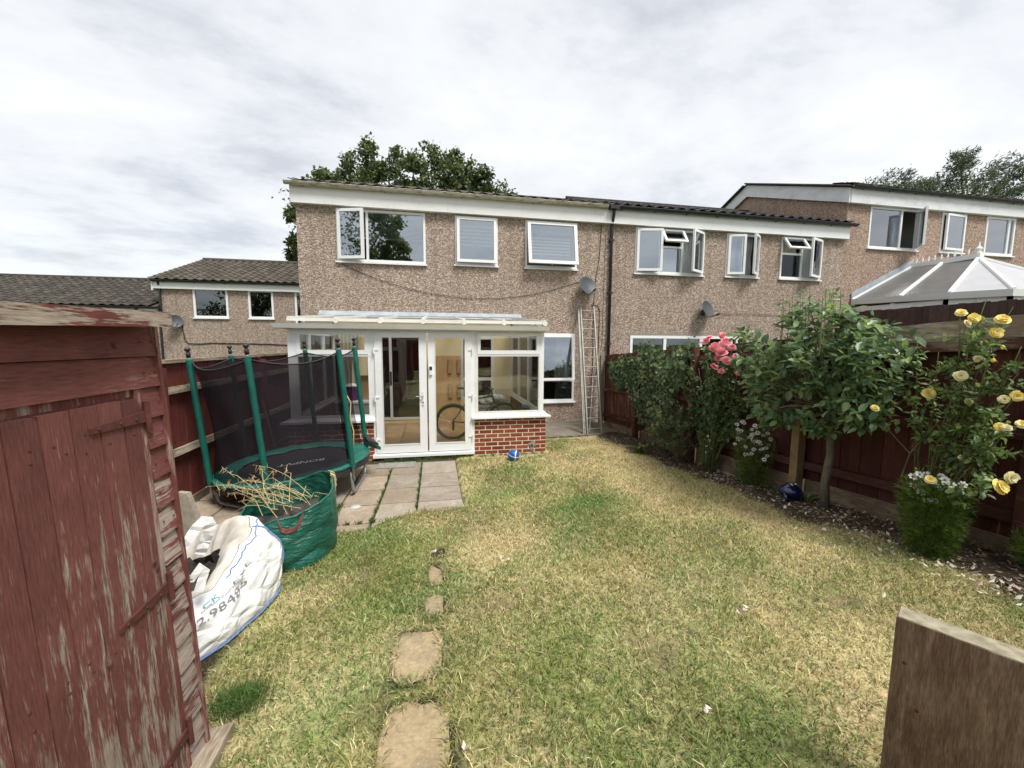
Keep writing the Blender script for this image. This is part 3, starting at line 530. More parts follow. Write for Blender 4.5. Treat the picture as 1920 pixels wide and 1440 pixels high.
def room(parent, x0, x1, z0, z1, Y, mat_, depth=1.6):
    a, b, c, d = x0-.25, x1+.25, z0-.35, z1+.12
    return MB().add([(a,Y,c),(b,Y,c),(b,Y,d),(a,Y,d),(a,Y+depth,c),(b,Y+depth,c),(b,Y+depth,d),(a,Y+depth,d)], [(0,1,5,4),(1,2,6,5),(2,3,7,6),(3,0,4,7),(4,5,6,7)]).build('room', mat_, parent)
def ringhole(x0, x1, z0, z1): return (x0, x1, z0, z1)
def sash(win, x0, x1, z0, z1, y, w=.055, hinge=None, ang=0.0, gl='glass', d=.05):
    def R(mb):
        if hinge is None: return mb
        c, ax, s = {'L': ((x0, y, 0), (0,0,1), -1), 'R': ((x1, y, 0), (0,0,1), 1), 'T': ((0, y, z1), (1,0,0), -1)}[hinge]
        return mb.rot(c, ax, s*math.radians(ang))
    R(MB().ring(x0, x1, z0, z1, y-d, y, w)).build('casement', MT['upvc'], win, fix=True)
    return R(MB().box(x0+w-.004, x1-w+.004, y-d*.55, y-d*.45, z0+w-.004, z1-w+.004)).build('pane', MT[gl], win)
def window(parent, x0, x1, z0, z1, Y, fw=.05, sill=True, mat='upvc', wood=None):
    o = MB().ring(x0, x1, z0, z1, Y-.012, Y+.07, fw).build('window', MT[mat], parent, fix=True)
    if sill:
        s = MB().add([(x0-.03,Y-.06,z0-.045),(x1+.03,Y-.06,z0-.045),(x1+.03,Y+.05,z0-.045),(x0-.03,Y+.05,z0-.045),(x0-.03,Y-.06,z0-.012),(x1+.03,Y-.06,z0-.012),(x1+.03,Y+.05,z0+.004),(x0-.03,Y+.05,z0+.004)], [(0,3,2,1),(4,5,6,7),(0,1,5,4),(1,2,6,5),(2,3,7,6),(3,0,4,7)]); s.build('sill', MT[mat], o)
    return o
def mull(win, x0, x1, z0, z1, Y, mat='upvc'): return MB().box(x0, x1, Y-.006, Y+.06, z0, z1).build('mullion', MT[mat], win)
def pane(win, x0, x1, z0, z1, Y, gl='glass'): return MB().box(x0, x1, Y+.025, Y+.032, z0, z1).build('pane', MT[gl], win)
def slat_blind(win, x0, x1, z0, z1, Y, step, tilt=.6, mat='blind'):
    mb = MB(); z = z1
    while z > z0:
        mb.add([(x0,Y-step*.36,z-step*.30),(x1,Y-step*.36,z-step*.30),(x1,Y+step*.36,z+step*.30),(x0,Y+step*.36,z+step*.30)], [(0,1,2,3)]); z -= step
    return mb.build('blind', MT[mat], win)
def drape(win, x0, x1, z0, z1, Y, folds=7, mat='curtain', amp=.035):
    n = folds*8; us = np.linspace(0, 1, n)
    return MB().grid(lambda u, v: (x0+(x1-x0)*u+.02*math.sin(9*v), Y+amp*math.sin(u*folds*6.28)+.01*math.sin(v*5), z0+(z1-z0)*v), us, np.linspace(0, 1, 5)).build('curtain', MT[mat], win, smooth=True)
# one interlocking tile (width .30 along x, gauge .32 up the slope along y, roll profile)
def tile_mesh(name, mat_, w=.31, l=.36, n=8):
    mb = MB(); prof = [(-w/2+w*k/n, .028*math.cos(2*math.pi*k/n)**3 if False else .022*math.cos(2*math.pi*k/n)) for k in range(n+1)]
    top = [(x, y, zz+dz) for y, dz in ((0, .022), (l, .0)) for x, zz in prof]; bot = [(x, y, zz+dz-.016) for y, dz in ((0, .022), (l, .0)) for x, zz in prof]
    N = n+1; fs = [(k, k+1, N+k+1, N+k) for k in range(n)]+[(2*N+k+1, 2*N+k, 3*N+k, 3*N+k+1) for k in range(n)]+[(k+1, k, 2*N+k, 2*N+k+1) for k in range(n)]
    mb.add(top+bot, fs); return mb.mesh(name, mat_, smooth=False)
TM = {k: tile_mesh('roof_tile', MT[k]) for k in ('tile', 'tile2', 'tile3')}
def gutter(parent, x0, x1, Y, Z, mat, r=.058, br=.8, bmat=None, hooks=True):
    """half-round gutter, centre line at (Y,Z)"""
    n = 9; us = [x0, x1]; mb = MB()
    for R, fl in ((r, False), (r-.007, True)):
        mb.grid(lambda u, v: (u, Y-R*math.cos(v), Z-R*math.sin(v)), us, np.linspace(0, math.pi, n), flip=fl)
    for x in us: mb.add([(x, Y-r*math.cos(a), Z-r*math.sin(a)) for a in np.linspace(0, math.pi, n)], [tuple(range(n))])
    gt = mb.build('gutter', MT[mat], parent, smooth=False, fix=False)
    MB().tube([(x0, Y-r, Z), (x1, Y-r, Z)], .007, 6).build('gutter_lip', MT[mat], gt)
    if hooks:
        k = x0+.35
        while k < x1:
            b = MB(); b.grid(lambda u, v: (u, Y-(r+.008)*math.cos(v), Z-(r+.008)*math.sin(v)), [k-.014, k+.014], np.linspace(-.1, math.pi, n)); b.box(k-.012, k+.012, Y+r-.01, Y+r+.05, Z-.07, Z+.01); b.build('gutter_bracket', MT[bmat or mat], gt); k += br
    return gt
def eaves(parent, x0, x1, z_eave, tm, Y0=9.62, rows=2, pitch=.385, name='roof_tile', x_step=.30, ye=3.65, lip=.0):
    ca = math.atan(pitch); n = 0; x = x0+.15
    while x < x1-.05:
        for r_ in range(rows):
            dy = r_*.32; place(name, TM[tm], None, parent, (x, Y0+dy*math.cos(ca), z_eave+dy*math.sin(ca)), rot=(ca+random.uniform(-.01, .01), 0, 0)); n += 1
        x += x_step
    return n
def roof_plane(parent, x0, x1, Y0, z0, ridgeY, ridgeZ, backY, mat, thick=.05):
    zb = z0; p = [(x0,Y0,z0),(x1,Y0,z0),(x1,ridgeY,ridgeZ),(x0,ridgeY,ridgeZ),(x0,backY,zb),(x1,backY,zb)]; q = [(a,b,c-thick) for a,b,c in p]
    return MB().add(p+q, [(0,1,2,3),(3,2,5,4),(7,6,9,8),(8,9,11,10),(0,6,7,1),(4,5,11,10),(0,3,9,6),(3,4,10,9),(1,7,8,2),(2,8,11,5)]).build('roof', MT[mat], parent, fix=True)
RD = 13.35; PT = .385
# ---- main house
H = thing('terraced_house', (0.75, HY, -.1), 'pebbledash terraced house in the middle with white framed lean-to conservatory against it', 'house', 'terraced houses')
w1 = (-2.13, -.18, 3.83, 4.975); w2 = (.50, 1.52, 3.86, 4.975); w3 = (2.20, 3.53, 3.86, 4.975); w4 = (2.20, 3.52, .52, 2.25)
pd = (-1.55, -.20, .16, 2.18); iw = (.62, 1.42, .62, 2.15)
wm = wall_holes(MB(), -2.95, 4.44, -.35, 5.03, HY, [w1, w2, w3, w4, pd, iw])
wm.add([(-2.95,HY,-.35),(-2.95,17,-.35),(-2.95,17,5.03),(-2.95,HY,5.03)], [(0,3,2,1)]); wm.add([(-2.95,HY,5.03),(-2.95,17,5.03),(-2.95,RD,6.7)], [(0,2,1)]); wm.build('wall', MT['pebble'], H)
MB().box(2.0, 4.40, HY-.03, HY+.0, -.35, .0).build('plinth', MT['cement'], H)
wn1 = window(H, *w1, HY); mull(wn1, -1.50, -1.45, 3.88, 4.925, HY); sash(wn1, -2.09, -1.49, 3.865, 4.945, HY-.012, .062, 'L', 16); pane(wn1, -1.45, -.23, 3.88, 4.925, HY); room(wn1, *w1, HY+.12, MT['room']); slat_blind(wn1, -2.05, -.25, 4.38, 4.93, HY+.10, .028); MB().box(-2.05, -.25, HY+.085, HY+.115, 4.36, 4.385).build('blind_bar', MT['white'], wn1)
wn2 = window(H, *w2, HY); sash(wn2, .54, 1.48, 3.90, 4.945, HY-.012, .065, 'T', 3); room(wn2, *w2, HY+.12, MT['room_lit'], .55)
wn3 = window(H, *w3, HY); sash(wn3, 2.24, 3.49, 3.90, 4.945, HY-.012, .075, 'T', 11); room(wn3, *w3, HY+.12, MT['room_lit'], .7)
for wn_, a, b, zt, zb, st in ((wn2, .60, 1.42, 4.78, 4.34, .085), (wn3, 2.34, 3.36, 4.60, 4.20, .075)):
    mb = MB(); z = zt
    while z > zb: mb.box(a, b, HY+.055, HY+.061, z-st*.5, z); z -= st
    mb.build('zebra_blind', MT['white'], wn_)
MB().box(2.30, 3.42, HY+.10, HY+.106, 4.70, 4.90).build('blind_panel', MT['curtain'], wn3)
for wn_, x in ((wn2, 1.0), (wn3, 2.9)): MB().box(x-.012, x+.012, HY+.0, HY+.03, 3.93, 4.0).build('catch', MT['white'], wn_)
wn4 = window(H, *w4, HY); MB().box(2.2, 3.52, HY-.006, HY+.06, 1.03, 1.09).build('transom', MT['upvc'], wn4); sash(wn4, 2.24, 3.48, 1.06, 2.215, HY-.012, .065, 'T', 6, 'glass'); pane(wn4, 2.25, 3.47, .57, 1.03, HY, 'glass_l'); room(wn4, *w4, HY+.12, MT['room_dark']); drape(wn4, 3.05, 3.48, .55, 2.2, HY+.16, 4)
MB().box(2.95, 3.25, HY-.03, HY-.01, 2.205, 2.225).build('trickle_vent', MT['white'], wn4)
fa = MB(); fa.box(-3.01, 4.44, HY-.12, HY+.0, 5.0, 5.37).build('fascia', MT['fascia'], H); MB().box(-3.03, -3.0, HY-.10, HY+.3, 5.0, 5.40).build('fascia_end', MT['fascia'], H)
for x in (.33, 4.08): MB().box(x-.004, x+.004, HY-.123, HY-.12, 5.005, 5.34).build('fascia_joint', MT['fascia_old'], H)
gutter(H, -3.10, 4.24, HY-.20, 5.395, 'gutter_old', .062, .85)
rf = roof_plane(H, -3.02, 4.46, 9.62, 5.41, RD, 5.41+PT*(RD-9.62), 17.0, 'tile'); eaves(rf, -3.02, 4.44, 5.435, 'tile')
# ---- right-hand neighbour, same level
N = thing('terraced_house', (8.0, HY, -.1), 'pebbledash terraced house with black gutter and several open casement windows', 'house', 'terraced houses')
n1_ = (5.10, 7.08, 3.84, 4.975); n2_ = (7.76, 8.78, 3.85, 4.975); n3_ = (9.48, 10.83, 3.85, 4.975); n4_ = (5.05, 8.3, .9, 2.22)
wall_holes(MB(), 4.44, 11.60, -.35, 5.03, HY, [n1_, n2_, n3_, n4_]).build('wall', MT['pebble2'], N)
a = window(N, *n1_, HY); mull(a, 5.78, 5.83, 3.89, 4.92, HY); mull(a, 6.42, 6.47, 3.89, 4.92, HY); MB().box(5.83, 6.42, HY-.006, HY+.06, 4.50, 4.55).build('transom', MT['upvc'], a)
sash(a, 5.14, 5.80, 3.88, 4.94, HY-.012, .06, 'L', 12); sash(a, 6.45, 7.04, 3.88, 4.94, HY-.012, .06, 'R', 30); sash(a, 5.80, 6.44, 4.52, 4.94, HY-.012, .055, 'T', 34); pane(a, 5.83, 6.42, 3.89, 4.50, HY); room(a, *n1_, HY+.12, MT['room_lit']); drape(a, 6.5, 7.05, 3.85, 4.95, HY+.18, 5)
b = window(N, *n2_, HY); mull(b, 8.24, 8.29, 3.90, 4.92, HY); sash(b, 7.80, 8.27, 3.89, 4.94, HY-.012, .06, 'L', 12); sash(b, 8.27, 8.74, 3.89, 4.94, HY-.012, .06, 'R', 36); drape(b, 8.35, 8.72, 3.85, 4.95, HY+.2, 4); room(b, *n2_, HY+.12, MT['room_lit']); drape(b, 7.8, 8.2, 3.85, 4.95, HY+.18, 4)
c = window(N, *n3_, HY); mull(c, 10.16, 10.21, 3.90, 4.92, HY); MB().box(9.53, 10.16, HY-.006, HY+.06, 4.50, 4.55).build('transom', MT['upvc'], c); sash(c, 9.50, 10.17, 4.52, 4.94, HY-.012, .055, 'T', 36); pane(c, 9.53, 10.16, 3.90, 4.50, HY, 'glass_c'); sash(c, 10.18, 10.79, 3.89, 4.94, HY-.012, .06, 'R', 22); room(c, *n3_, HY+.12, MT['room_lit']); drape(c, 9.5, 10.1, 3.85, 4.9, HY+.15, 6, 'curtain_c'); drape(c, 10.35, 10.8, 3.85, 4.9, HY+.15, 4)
d_ = window(N, *n4_, HY, .07); mull(d_, 6.02, 6.10, .95, 2.15, HY); mull(d_, 7.1, 7.18, .95, 2.15, HY)
for x0, x1 in ((5.12, 6.02), (6.10, 7.10), (7.18, 8.23)): pane(d_, x0, x1, .97, 2.15, HY, 'glass_l')
room(d_, *n4_, HY+.12, MT['room_dark']); MB().box(5.0, 8.4, HY-.004, HY+.02, 2.22, 2.275).build('lintel', MT['cement'], N)
MB().box(4.44, 11.61, HY-.122, HY+.0, 5.0, 5.37).build('fascia', MT['upvc'], N); gutter(N, 4.28, 11.74, HY-.20, 5.385, 'black', .064, .9)
for x in (9.95,): MB().box(x-.004, x+.004, HY-.125, HY-.122, 5.005, 5.33).build('fascia_joint', MT['fascia_old'], N)
rf = roof_plane(N, 4.46, 11.60, 9.62, 5.41, RD+.25, 5.44+PT*(RD+.25-9.62), 17.0, 'tile3'); eaves(rf, 4.46, 11.58, 5.44, 'tile3', rows=3)
MB().tube([(4.46, RD+.25, 5.43+PT*(RD+.25-9.62)), (11.58, RD+.25, 5.43+PT*(RD+.25-9.62))], .06, 8).build('ridge', MT['tile3'], rf)
# downpipe with swan neck and clips
dp = MB().tube([(4.40, HY-.2, 5.33), (4.41, HY-.19, 5.22), (4.42, HY-.08, 5.02), (4.42, HY-.06, 4.9), (4.42, HY-.06, -.05)], .038, 10).build('downpipe', MT['black'], N, smooth=True)
for z in (4.6, 3.3, 2.0, .7): MB().box(4.36, 4.48, HY-.1, HY-.001, z-.02, z+.02).build('pipe_clip', MT['black'], dp)
MB().box(4.28, 4.52, HY-.27, HY-.13, 5.31, 5.40).build('gutter_outlet', MT['black'], N)
# ---- house further right, one step up
Q = thing('terraced_house', (15, HY, .8), 'pebbledash terraced house at far right with streaked fascia, stepped up higher', 'house', 'terraced houses')
q1 = (12.40, 14.20, 4.83, 5.985); q2 = (15.06, 16.0, 4.84, 5.985); q3 = (16.83, 18.03, 4.84, 5.985)
qw = wall_holes(MB(), 11.60, 22.0, -.3, 6.05, HY, [q1, q2, q3]); rz = 6.42+PT*(13.6-9.62)
qw.add([(11.60,HY,5.0),(11.60,18,5.0),(11.60,18,6.05),(11.60,13.6,rz-.45),(11.60,HY,6.05)], [(0,4,3,2,1)]); qw.build('wall', MT['pebble3'], Q)
a = window(Q, *q1, HY, .05); mull(a, 13.52, 13.58, 4.88, 5.93, HY); pane(a, 12.45, 13.52, 4.88, 5.93, HY); sash(a, 13.56, 14.16, 4.87, 5.95, HY-.012, .06, 'R', 47); room(a, *q1, HY+.12, MT['room_lit']); drape(a, 13.2, 13.5, 4.86, 5.9, HY+.2, 3)
b = window(Q, *q2, HY, .07); sash(b, 15.12, 15.94, 4.89, 5.94, HY-.005, .06, 'R', 4); room(b, *q2, HY+.12, MT['room_lit'], .6)
c = window(Q, *q3, HY, .06); mull(c, 17.75, 17.81, 4.88, 5.93, HY); pane(c, 16.89, 17.75, 4.9, 5.93, HY); pane(c, 17.81, 17.97, 4.9, 5.93, HY); room(c, *q3, HY+.12, MT['room_lit']); drape(c, 17.4, 17.7, 4.86, 5.9, HY+.15, 3)
MB().box(11.56, 22.0, HY-.12, HY+.0, 6.0, 6.39).build('fascia', MT['fascia_old'], Q); gutter(Q, 11.55, 22.0, HY-.19, 6.43, 'black', .06, .95)
# gable boards: up the front slope, down behind the ridge
zf = lambda y: 6.40+PT*(min(y, 2*13.6-y)-9.70)
gb = MB()
for y0, y1 in ((9.70, 13.6), (13.6, 17.5)): gb.hexa([(11.50,y0,zf(y0)-.40),(11.56,y0,zf(y0)-.40),(11.56,y1,zf(y1)-.40),(11.50,y1,zf(y1)-.40),(11.50,y0,zf(y0)),(11.56,y0,zf(y0)),(11.56,y1,zf(y1)),(11.50,y1,zf(y1))])
gb.build('barge_board', MT['fascia_old'], Q)
rf = roof_plane(Q, 11.48, 22.0, 9.6, 6.44, 13.6, zf(13.6)+.06, 17.6, 'tile2'); eaves(rf, 11.5, 22, 6.465, 'tile2', rows=2)
ca = math.atan(PT)
vt = cbox(.16, .36, .05, .012, 'verge_tile', MT['tile2'])
for k in range(12):
    y = 9.68+k*.33; place('verge_tile', vt, None, rf, (11.47, y+.16, zf(y+.16)+.055), rot=(ca, 0, 0))
for k in range(6):
    y = 13.7+k*.33; place('verge_tile', vt, None, rf, (11.47, y+.16, zf(y+.16)+.055), rot=(-ca, 0, 0))
me = npmesh('roof_moss', *(lambda X, Y, Z, s: (np.stack([np.stack([X-s, Y, Z], -1), np.stack([X, Y-s, Z+s*.8], -1), np.stack([X+s, Y, Z], -1), np.stack([X, Y+s, Z+s*.5], -1)], 1).reshape(-1, 3), (np.arange(len(X))*4)[:, None]+np.array([0,1,2,3])))(*(lambda X, t: (X, 9.6+t, 6.475+PT*t, rng.uniform(.015, .045, len(X))))(11.55+rng.uniform(0, 1, 900)**1.6*9, rng.uniform(0, .3, 900))), MT['shrub'], 4, rnd=np.repeat(rng.uniform(.4, 1, 900), 4)); o = place('moss', me, None, rf, (0, 0, 0)); o.location = -org(rf); o['kind'] = 'stuff'
# ---- left terrace, set back and lower
LY = 17.0
A = thing('terraced_house', (-7.2, LY, -1.2), 'small pebbledash house on the left with brown tiled roof and two square windows', 'house', 'terraced houses')
l1 = (-8.78, -7.62, 2.90, 3.97); l2 = (-6.93, -6.06, 2.90, 3.96); l3 = (-5.30, -4.4, 2.6, 3.96)
lw_ = wall_holes(MB(), -9.88, -2.9, -1.4, 4.05, LY, [l1, l2, l3]); lw_.add([(-9.88,LY,-1.4),(-9.88,24,-1.4),(-9.88,24,4.05),(-9.88,20.5,5.4),(-9.88,LY,4.05)], [(0,4,3,2,1)]); lw_.build('wall', MT['pebble2'], A)
for w_ in (l1, l2, l3):
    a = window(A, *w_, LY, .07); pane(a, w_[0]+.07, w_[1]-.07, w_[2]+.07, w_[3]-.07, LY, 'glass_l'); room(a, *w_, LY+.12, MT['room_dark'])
MB().box(-6.8, -6.6, LY+.04, LY+.045, 3.72, 3.86).build('window_sticker', MT['white'], a)
MB().box(-9.98, -2.9, LY-.12, LY, 3.92, 4.19).build('fascia', MT['upvc'], A); MB().box(-10.02, -9.98, LY-.14, LY+.4, 3.85, 4.24).build('fascia_end', MT['upvc'], A); gutter(A, -9.98, -2.9, LY-.19, 4.21, 'black', .06, 1.0)
MB().tube([(-9.80, LY-.17, 4.2), (-9.80, LY-.07, 4.0), (-9.80, LY-.07, 2.9), (-9.86, LY-.07, 2.8), (-9.86, LY-.07, -1.2)], .04, 8).build('downpipe', MT['black'], A)
def tiled_slope(parent, x0, x1, Y0, z0, Y1, z1, tm, rowg=.33, n=1000, colw=.30):
    ca = math.atan2(z1-z0, Y1-Y0); L = math.hypot(Y1-Y0, z1-z0); rows = int(L/rowg); x = x0+colw/2; k = 0
    while x < x1:
        for r_ in range(rows+1):
            dy = r_*rowg; k += 1; place('roof_tile', TM[tm], None, parent, (x+random.uniform(-.006, .006), Y0+dy*math.cos(ca), z0+dy*math.sin(ca)+.02), rot=(ca+random.uniform(-.012, .012), 0, 0))
        x += colw
rf = roof_plane(A, -10.02, -2.9, LY-.22, 4.22, 20.45, 5.60, 24.0, 'tile2'); tiled_slope(rf, -10.04, -4.4, LY-.25, 4.225, 20.40, 5.59, 'tile2')
MB().tube([(-10.04, 20.45, 5.62), (-2.9, 20.45, 5.62)], .10, 8).build('ridge', MT['tile2'], rf)
B = thing('terraced_house', (-14, LY, -2.2), 'lowest house at far left showing mostly its dark tiled roof behind the shed', 'house', 'terraced houses')
MB().add([(-21,LY,-2.5),(-9.9,LY,-2.5),(-9.9,LY,3.1),(-21,LY,3.1)], [(0,1,2,3)]).build('wall', MT['pebble2'], B)
MB().box(-21, -9.92, LY-.12, LY, 2.88, 3.22).build('fascia', MT['upvc'], B); gutter(B, -21, -9.75, LY-.19, 3.24, 'black', .06, 1.1)
rf = roof_plane(B, -21, -9.86, LY-.22, 3.26, 20.45, 4.66, 24.0, 'tile'); tiled_slope(rf, -17.2, -9.9, LY-.25, 3.265, 20.40, 4.65, 'tile')
MB().tube([(-21, 20.45, 4.67), (-9.9, 20.45, 4.67)], .09, 8).build('ridge', MT['tile'], rf)
MB().tube([(-10.55, LY-.17, 3.2), (-10.55, LY-.07, 3.0), (-10.55, LY-.07, -2.3)], .04, 8).build('downpipe', MT['black'], B)
# ---- satellite dishes
def dish(c, nrm, r, label, wallY, arm=(.12, -.22, -.16)):
    c = np.array(c, float); nrm = np.array(nrm, float); nrm /= np.linalg.norm(nrm); t = thing('satellite_dish', (c[0], wallY, c[2]), label, 'satellite dish', 'satellite dishes')
    prof = [(.001, -.055*r/.24)]+[(r*k/8, -.055*r/.24*(1-(k/8)**2)) for k in range(1, 9)]+[(r*1.02, -.003), (r*.98, -.012)]+[(r*k/8, -.055*r/.24*(1-(k/8)**2)-.012) for k in range(7, 0, -1)]
    MB().lathe(prof, c, 28, nrm, caps=False).build('reflector', MT['dish'], t, smooth=True)
    MB().tube([c-nrm*.05, c-nrm*.09+np.array([0, .03, -.05]), (c[0]-.02, wallY, c[2]-.10)], .018, 8).build('bracket', MT['dish'], t)
    e_ = c+np.array(arm); MB().tube([c-np.array([0, 0, r*.95])+nrm*.0, c+.5*np.array(arm)-np.array([0, 0, r*.55]), e_], .012, 6).build('arm', MT['black'], t)
    MB().tube([e_-nrm*.01, e_-nrm*.09], [.03, .022], 10).build('receiver', MT['black'], t); MB().box(c[0]-.06, c[0]+.06, wallY-.02, wallY, c[2]-.16, c[2]-.02).build('wall_plate', MT['dish'], t)
    return t
p = PY(1103, 535, HY-.22); dish(p, (.30, -1, .42), .245, 'grey satellite dish above the ladder on the middle house', HY, (.10, -.24, -.12))
p = PY(1328, 579, HY-.22); dish(p, (.42, -1, .38), .235, 'grey satellite dish under open windows on the neighbouring house', HY, (.17, -.22, -.14))
p = PY(328, 602, LY-.22); dish(p, (.7, -1, .3), .24, 'satellite dish half hidden behind the shed roof on left house', LY, (.2, -.22, -.1))
# ---- cables
def cable(pts, lab, r=.005): tag(MB().tube(pts, r, 5).build('cable', MT['cable']), lab, 'cable')
xs = np.linspace(0, 1, 22); a, b = np.array([-2.05, HY-.015, 3.76]), np.array([3.75, HY-.015, 3.62])
cable([a+(b-a)*u+np.array([0, 0, -.62*(1-(2*u-1)**2)*(1-.0*u)]) for u in xs], 'long black cable sagging across the middle house wall below its windows')
cable([(4.16, HY-.012, 5.0), (4.13, HY-.012, 4.2), (4.04, HY-.012, 3.65), (4.0, HY-.012, 2.9), (4.02, HY-.012, 1.5), (3.98, HY-.012, .2)], 'thin dark cable running down beside the satellite dish and ladder', .007)
cable([(4.28, HY-.012, 4.75), (4.27, HY-.012, 3.2), (4.26, HY-.012, 1.9)], 'thin dark cable just left of the black downpipe', .0045)
cable([(3.95, HY-.012, 2.98), (4.12, HY-.012, 2.97), (4.17, HY-.012, 2.85), (4.17, HY-.012, 2.0), (4.13, HY-.012, 1.2)], 'short looped cable right of the ladder top', .007)
q = [PY(x, y, HY-.02) for x, y in [(1346, 588), (1365, 589), (1390, 588.5), (1415, 589), (1470, 592)]]; cable(q, 'black cable running right from the neighbouring satellite dish')
q = [PY(x, y, LY-.02) for x, y in [(341, 608), (344, 625), (347, 638), (354, 644), (375, 645), (400, 643), (440, 644), (500, 645), (540, 647)]]; cable(q, 'cable running right from the left satellite dish', .016)
# ------------------------------------------------------------------ lean-to conservatory
CY = 6.96
K = thing('conservatory', (-.2, CY, 0), 'white framed lean-to conservatory with double glazed doors and red brick base', 'conservatory')
BR = cbox(.209, .10, .059, .004, 'brick', MT['brick'])
def brickwork(x0, x1, ztop, courses, name='dwarf_wall', first=0):
    core = MB().box(x0+.004, x1-.004, CY+.0045, CY+.20, -.25, ztop).build(name, MT['mortar'], K); z = ztop-.012-.0325
    for c_ in range(courses):
        x = x0 - (.1125 if (c_+first) % 2 else 0.0)
        while x < x1-.02:
            a, b = max(x, x0), min(x+.215, x1)
            if b-a > .03: place('brick', BR, None, core, ((a+b)/2, CY+.05+random.uniform(-.0015, .0015), z+random.uniform(-.001, .001)), ((b-a)/.215*.995, 1, 1))
            x += .225
        z -= .075
    return core
dwR = brickwork(.645, 1.975, .69, 10); brickwork(-2.37, -1.03, .69, 10, first=1); brickwork(-1.03, .645, .045, 2, 'door_base')
# knocked-out patch of cement on the right brickwork
mb = MB(); cp = PY(998, 836, CY-.012); n = 22; mb.add([tuple(cp+[0, 0, 0])]+[(cp[0]+(.055+.022*math.sin(3*a)+.015*math.sin(7*a+1))*math.cos(a), CY-.008, cp[2]+(.10+.02*math.sin(5*a))*math.sin(a)) for a in np.linspace(0, 6.283, n, endpoint=False)], [(0, 1+(k+1) % n, 1+k) for k in range(n)]); mb.build('cement_patch', MT['cement'], dwR)
MB().tube([(cp[0]-.005, CY-.02, cp[2]+.01), (cp[0]-.005, CY+.02, cp[2]+.01)], .022, 10).build('vent_hole', MT['rubble'], dwR)
for sx_ in (-1, 1):     # side dwarf walls and glazing
    X0 = -2.36 if sx_ < 0 else 1.86; MB().box(X0, X0+.11, CY+.20, HY-.004, -.25, .69).build('side_wall', MT['brick'], K)
    MB().box(X0-.02, X0+.16 if sx_ < 0 else X0+.15, CY+.1, HY-.02, .692, .725).build('side_sill', MT['upvc'], K)
    fx = -2.31 if sx_ < 0 else 1.85
    f = MB(); f.box(fx, fx+.07, CY+.07, HY-.02, .725, .79); f.box(fx, fx+.07, CY+.07, HY-.02, 2.13, 2.2)
    for y in (7.9, 8.85, 9.72): f.box(fx, fx+.07, y, y+.06, .79, 2.13)
    f.box(fx, fx+.07, CY+.07, HY-.02, 1.79, 1.85); sf = f.build('side_frame', MT['upvc'], K)
    for y0, y1 in ((CY+.07, 7.9), (7.96, 8.85), (8.91, 9.72)): MB().box(fx+.03, fx+.036, y0, y1, .79, 2.13).build('pane', MT['glass_c'], sf)
    MB().add([(fx+.035, CY+.07, 2.2), (fx+.035, HY-.02, 2.2), (fx+.035, HY-.02, 2.56), (fx+.035, CY+.07, 2.27)], [(0,1,2,3)]).build('side_infill', MT['upvc_old'], sf)
def sill_(x0, x1, xl, xr):
    return MB().add([(xl,CY-.085,.668),(xr,CY-.085,.668),(x1,CY+.1,.688),(x0,CY+.1,.688),(xl,CY-.085,.70),(xr,CY-.085,.70),(x1,CY+.02,.752),(x0,CY+.02,.752)], [(0,3,2,1),(4,5,6,7),(0,1,5,4),(1,2,6,5),(2,3,7,6),(3,0,4,7)]).build('sill', MT['upvc'], K)
sill_(.63, 1.93, .615, 2.05); sill_(-2.31, -1.02, -2.46, -1.0)
def cwin(x0, x1):
    w = MB().ring(x0, x1, .74, 2.2, CY, CY+.07, .07, .045, .05).build('window', MT['upvc_old' if x0 > 0 else 'upvc'], K, fix=True); MB().box(x0+.02, x1-.02, CY-.004, CY+.066, 1.765, 1.80).build('transom', MT['upvc'], w)
    MB().ring(x0+.06, x1-.06, 1.80, 2.165, CY-.014, CY+.05, .055, .07, .045).build('fanlight', MT['upvc'], w, fix=True); MB().box(x0+.11, x1-.11, CY+.02, CY+.027, 1.865, 2.125).build('pane', MT['glass_c'], w); MB().box(x0+.065, x1-.065, CY+.03, CY+.037, .78, 1.77).build('pane', MT['glass_c'], w); return w
cwin(.665, 1.90); cwin(-2.24, -1.025)
for x0, x1 in ((1.85, 1.925), (-2.31, -2.24), (.615, .67), (-1.03, -.975)): MB().box(x0, x1, CY-.003, CY+.075, .06 if abs(x0) < 1.1 else .742, 2.2).build('corner_post', MT['upvc'], K)
MB().box(-1.03, .67, CY-.006, CY+.07, 2.165, 2.205).build('door_head', MT['upvc'], K); MB().add([(-1.05,CY-.07,.045),(.665,CY-.07,.045),(.665,CY+.08,.045),(-1.05,CY+.08,.045),(-1.05,CY-.07,.09),(.665,CY-.07,.09),(.665,CY+.08,.12),(-1.05,CY+.08,.12)], [(0,3,2,1),(4,5,6,7),(0,1,5,4),(1,2,6,5),(2,3,7,6),(3,0,4,7)]).build('door_threshold', MT['upvc'], K)
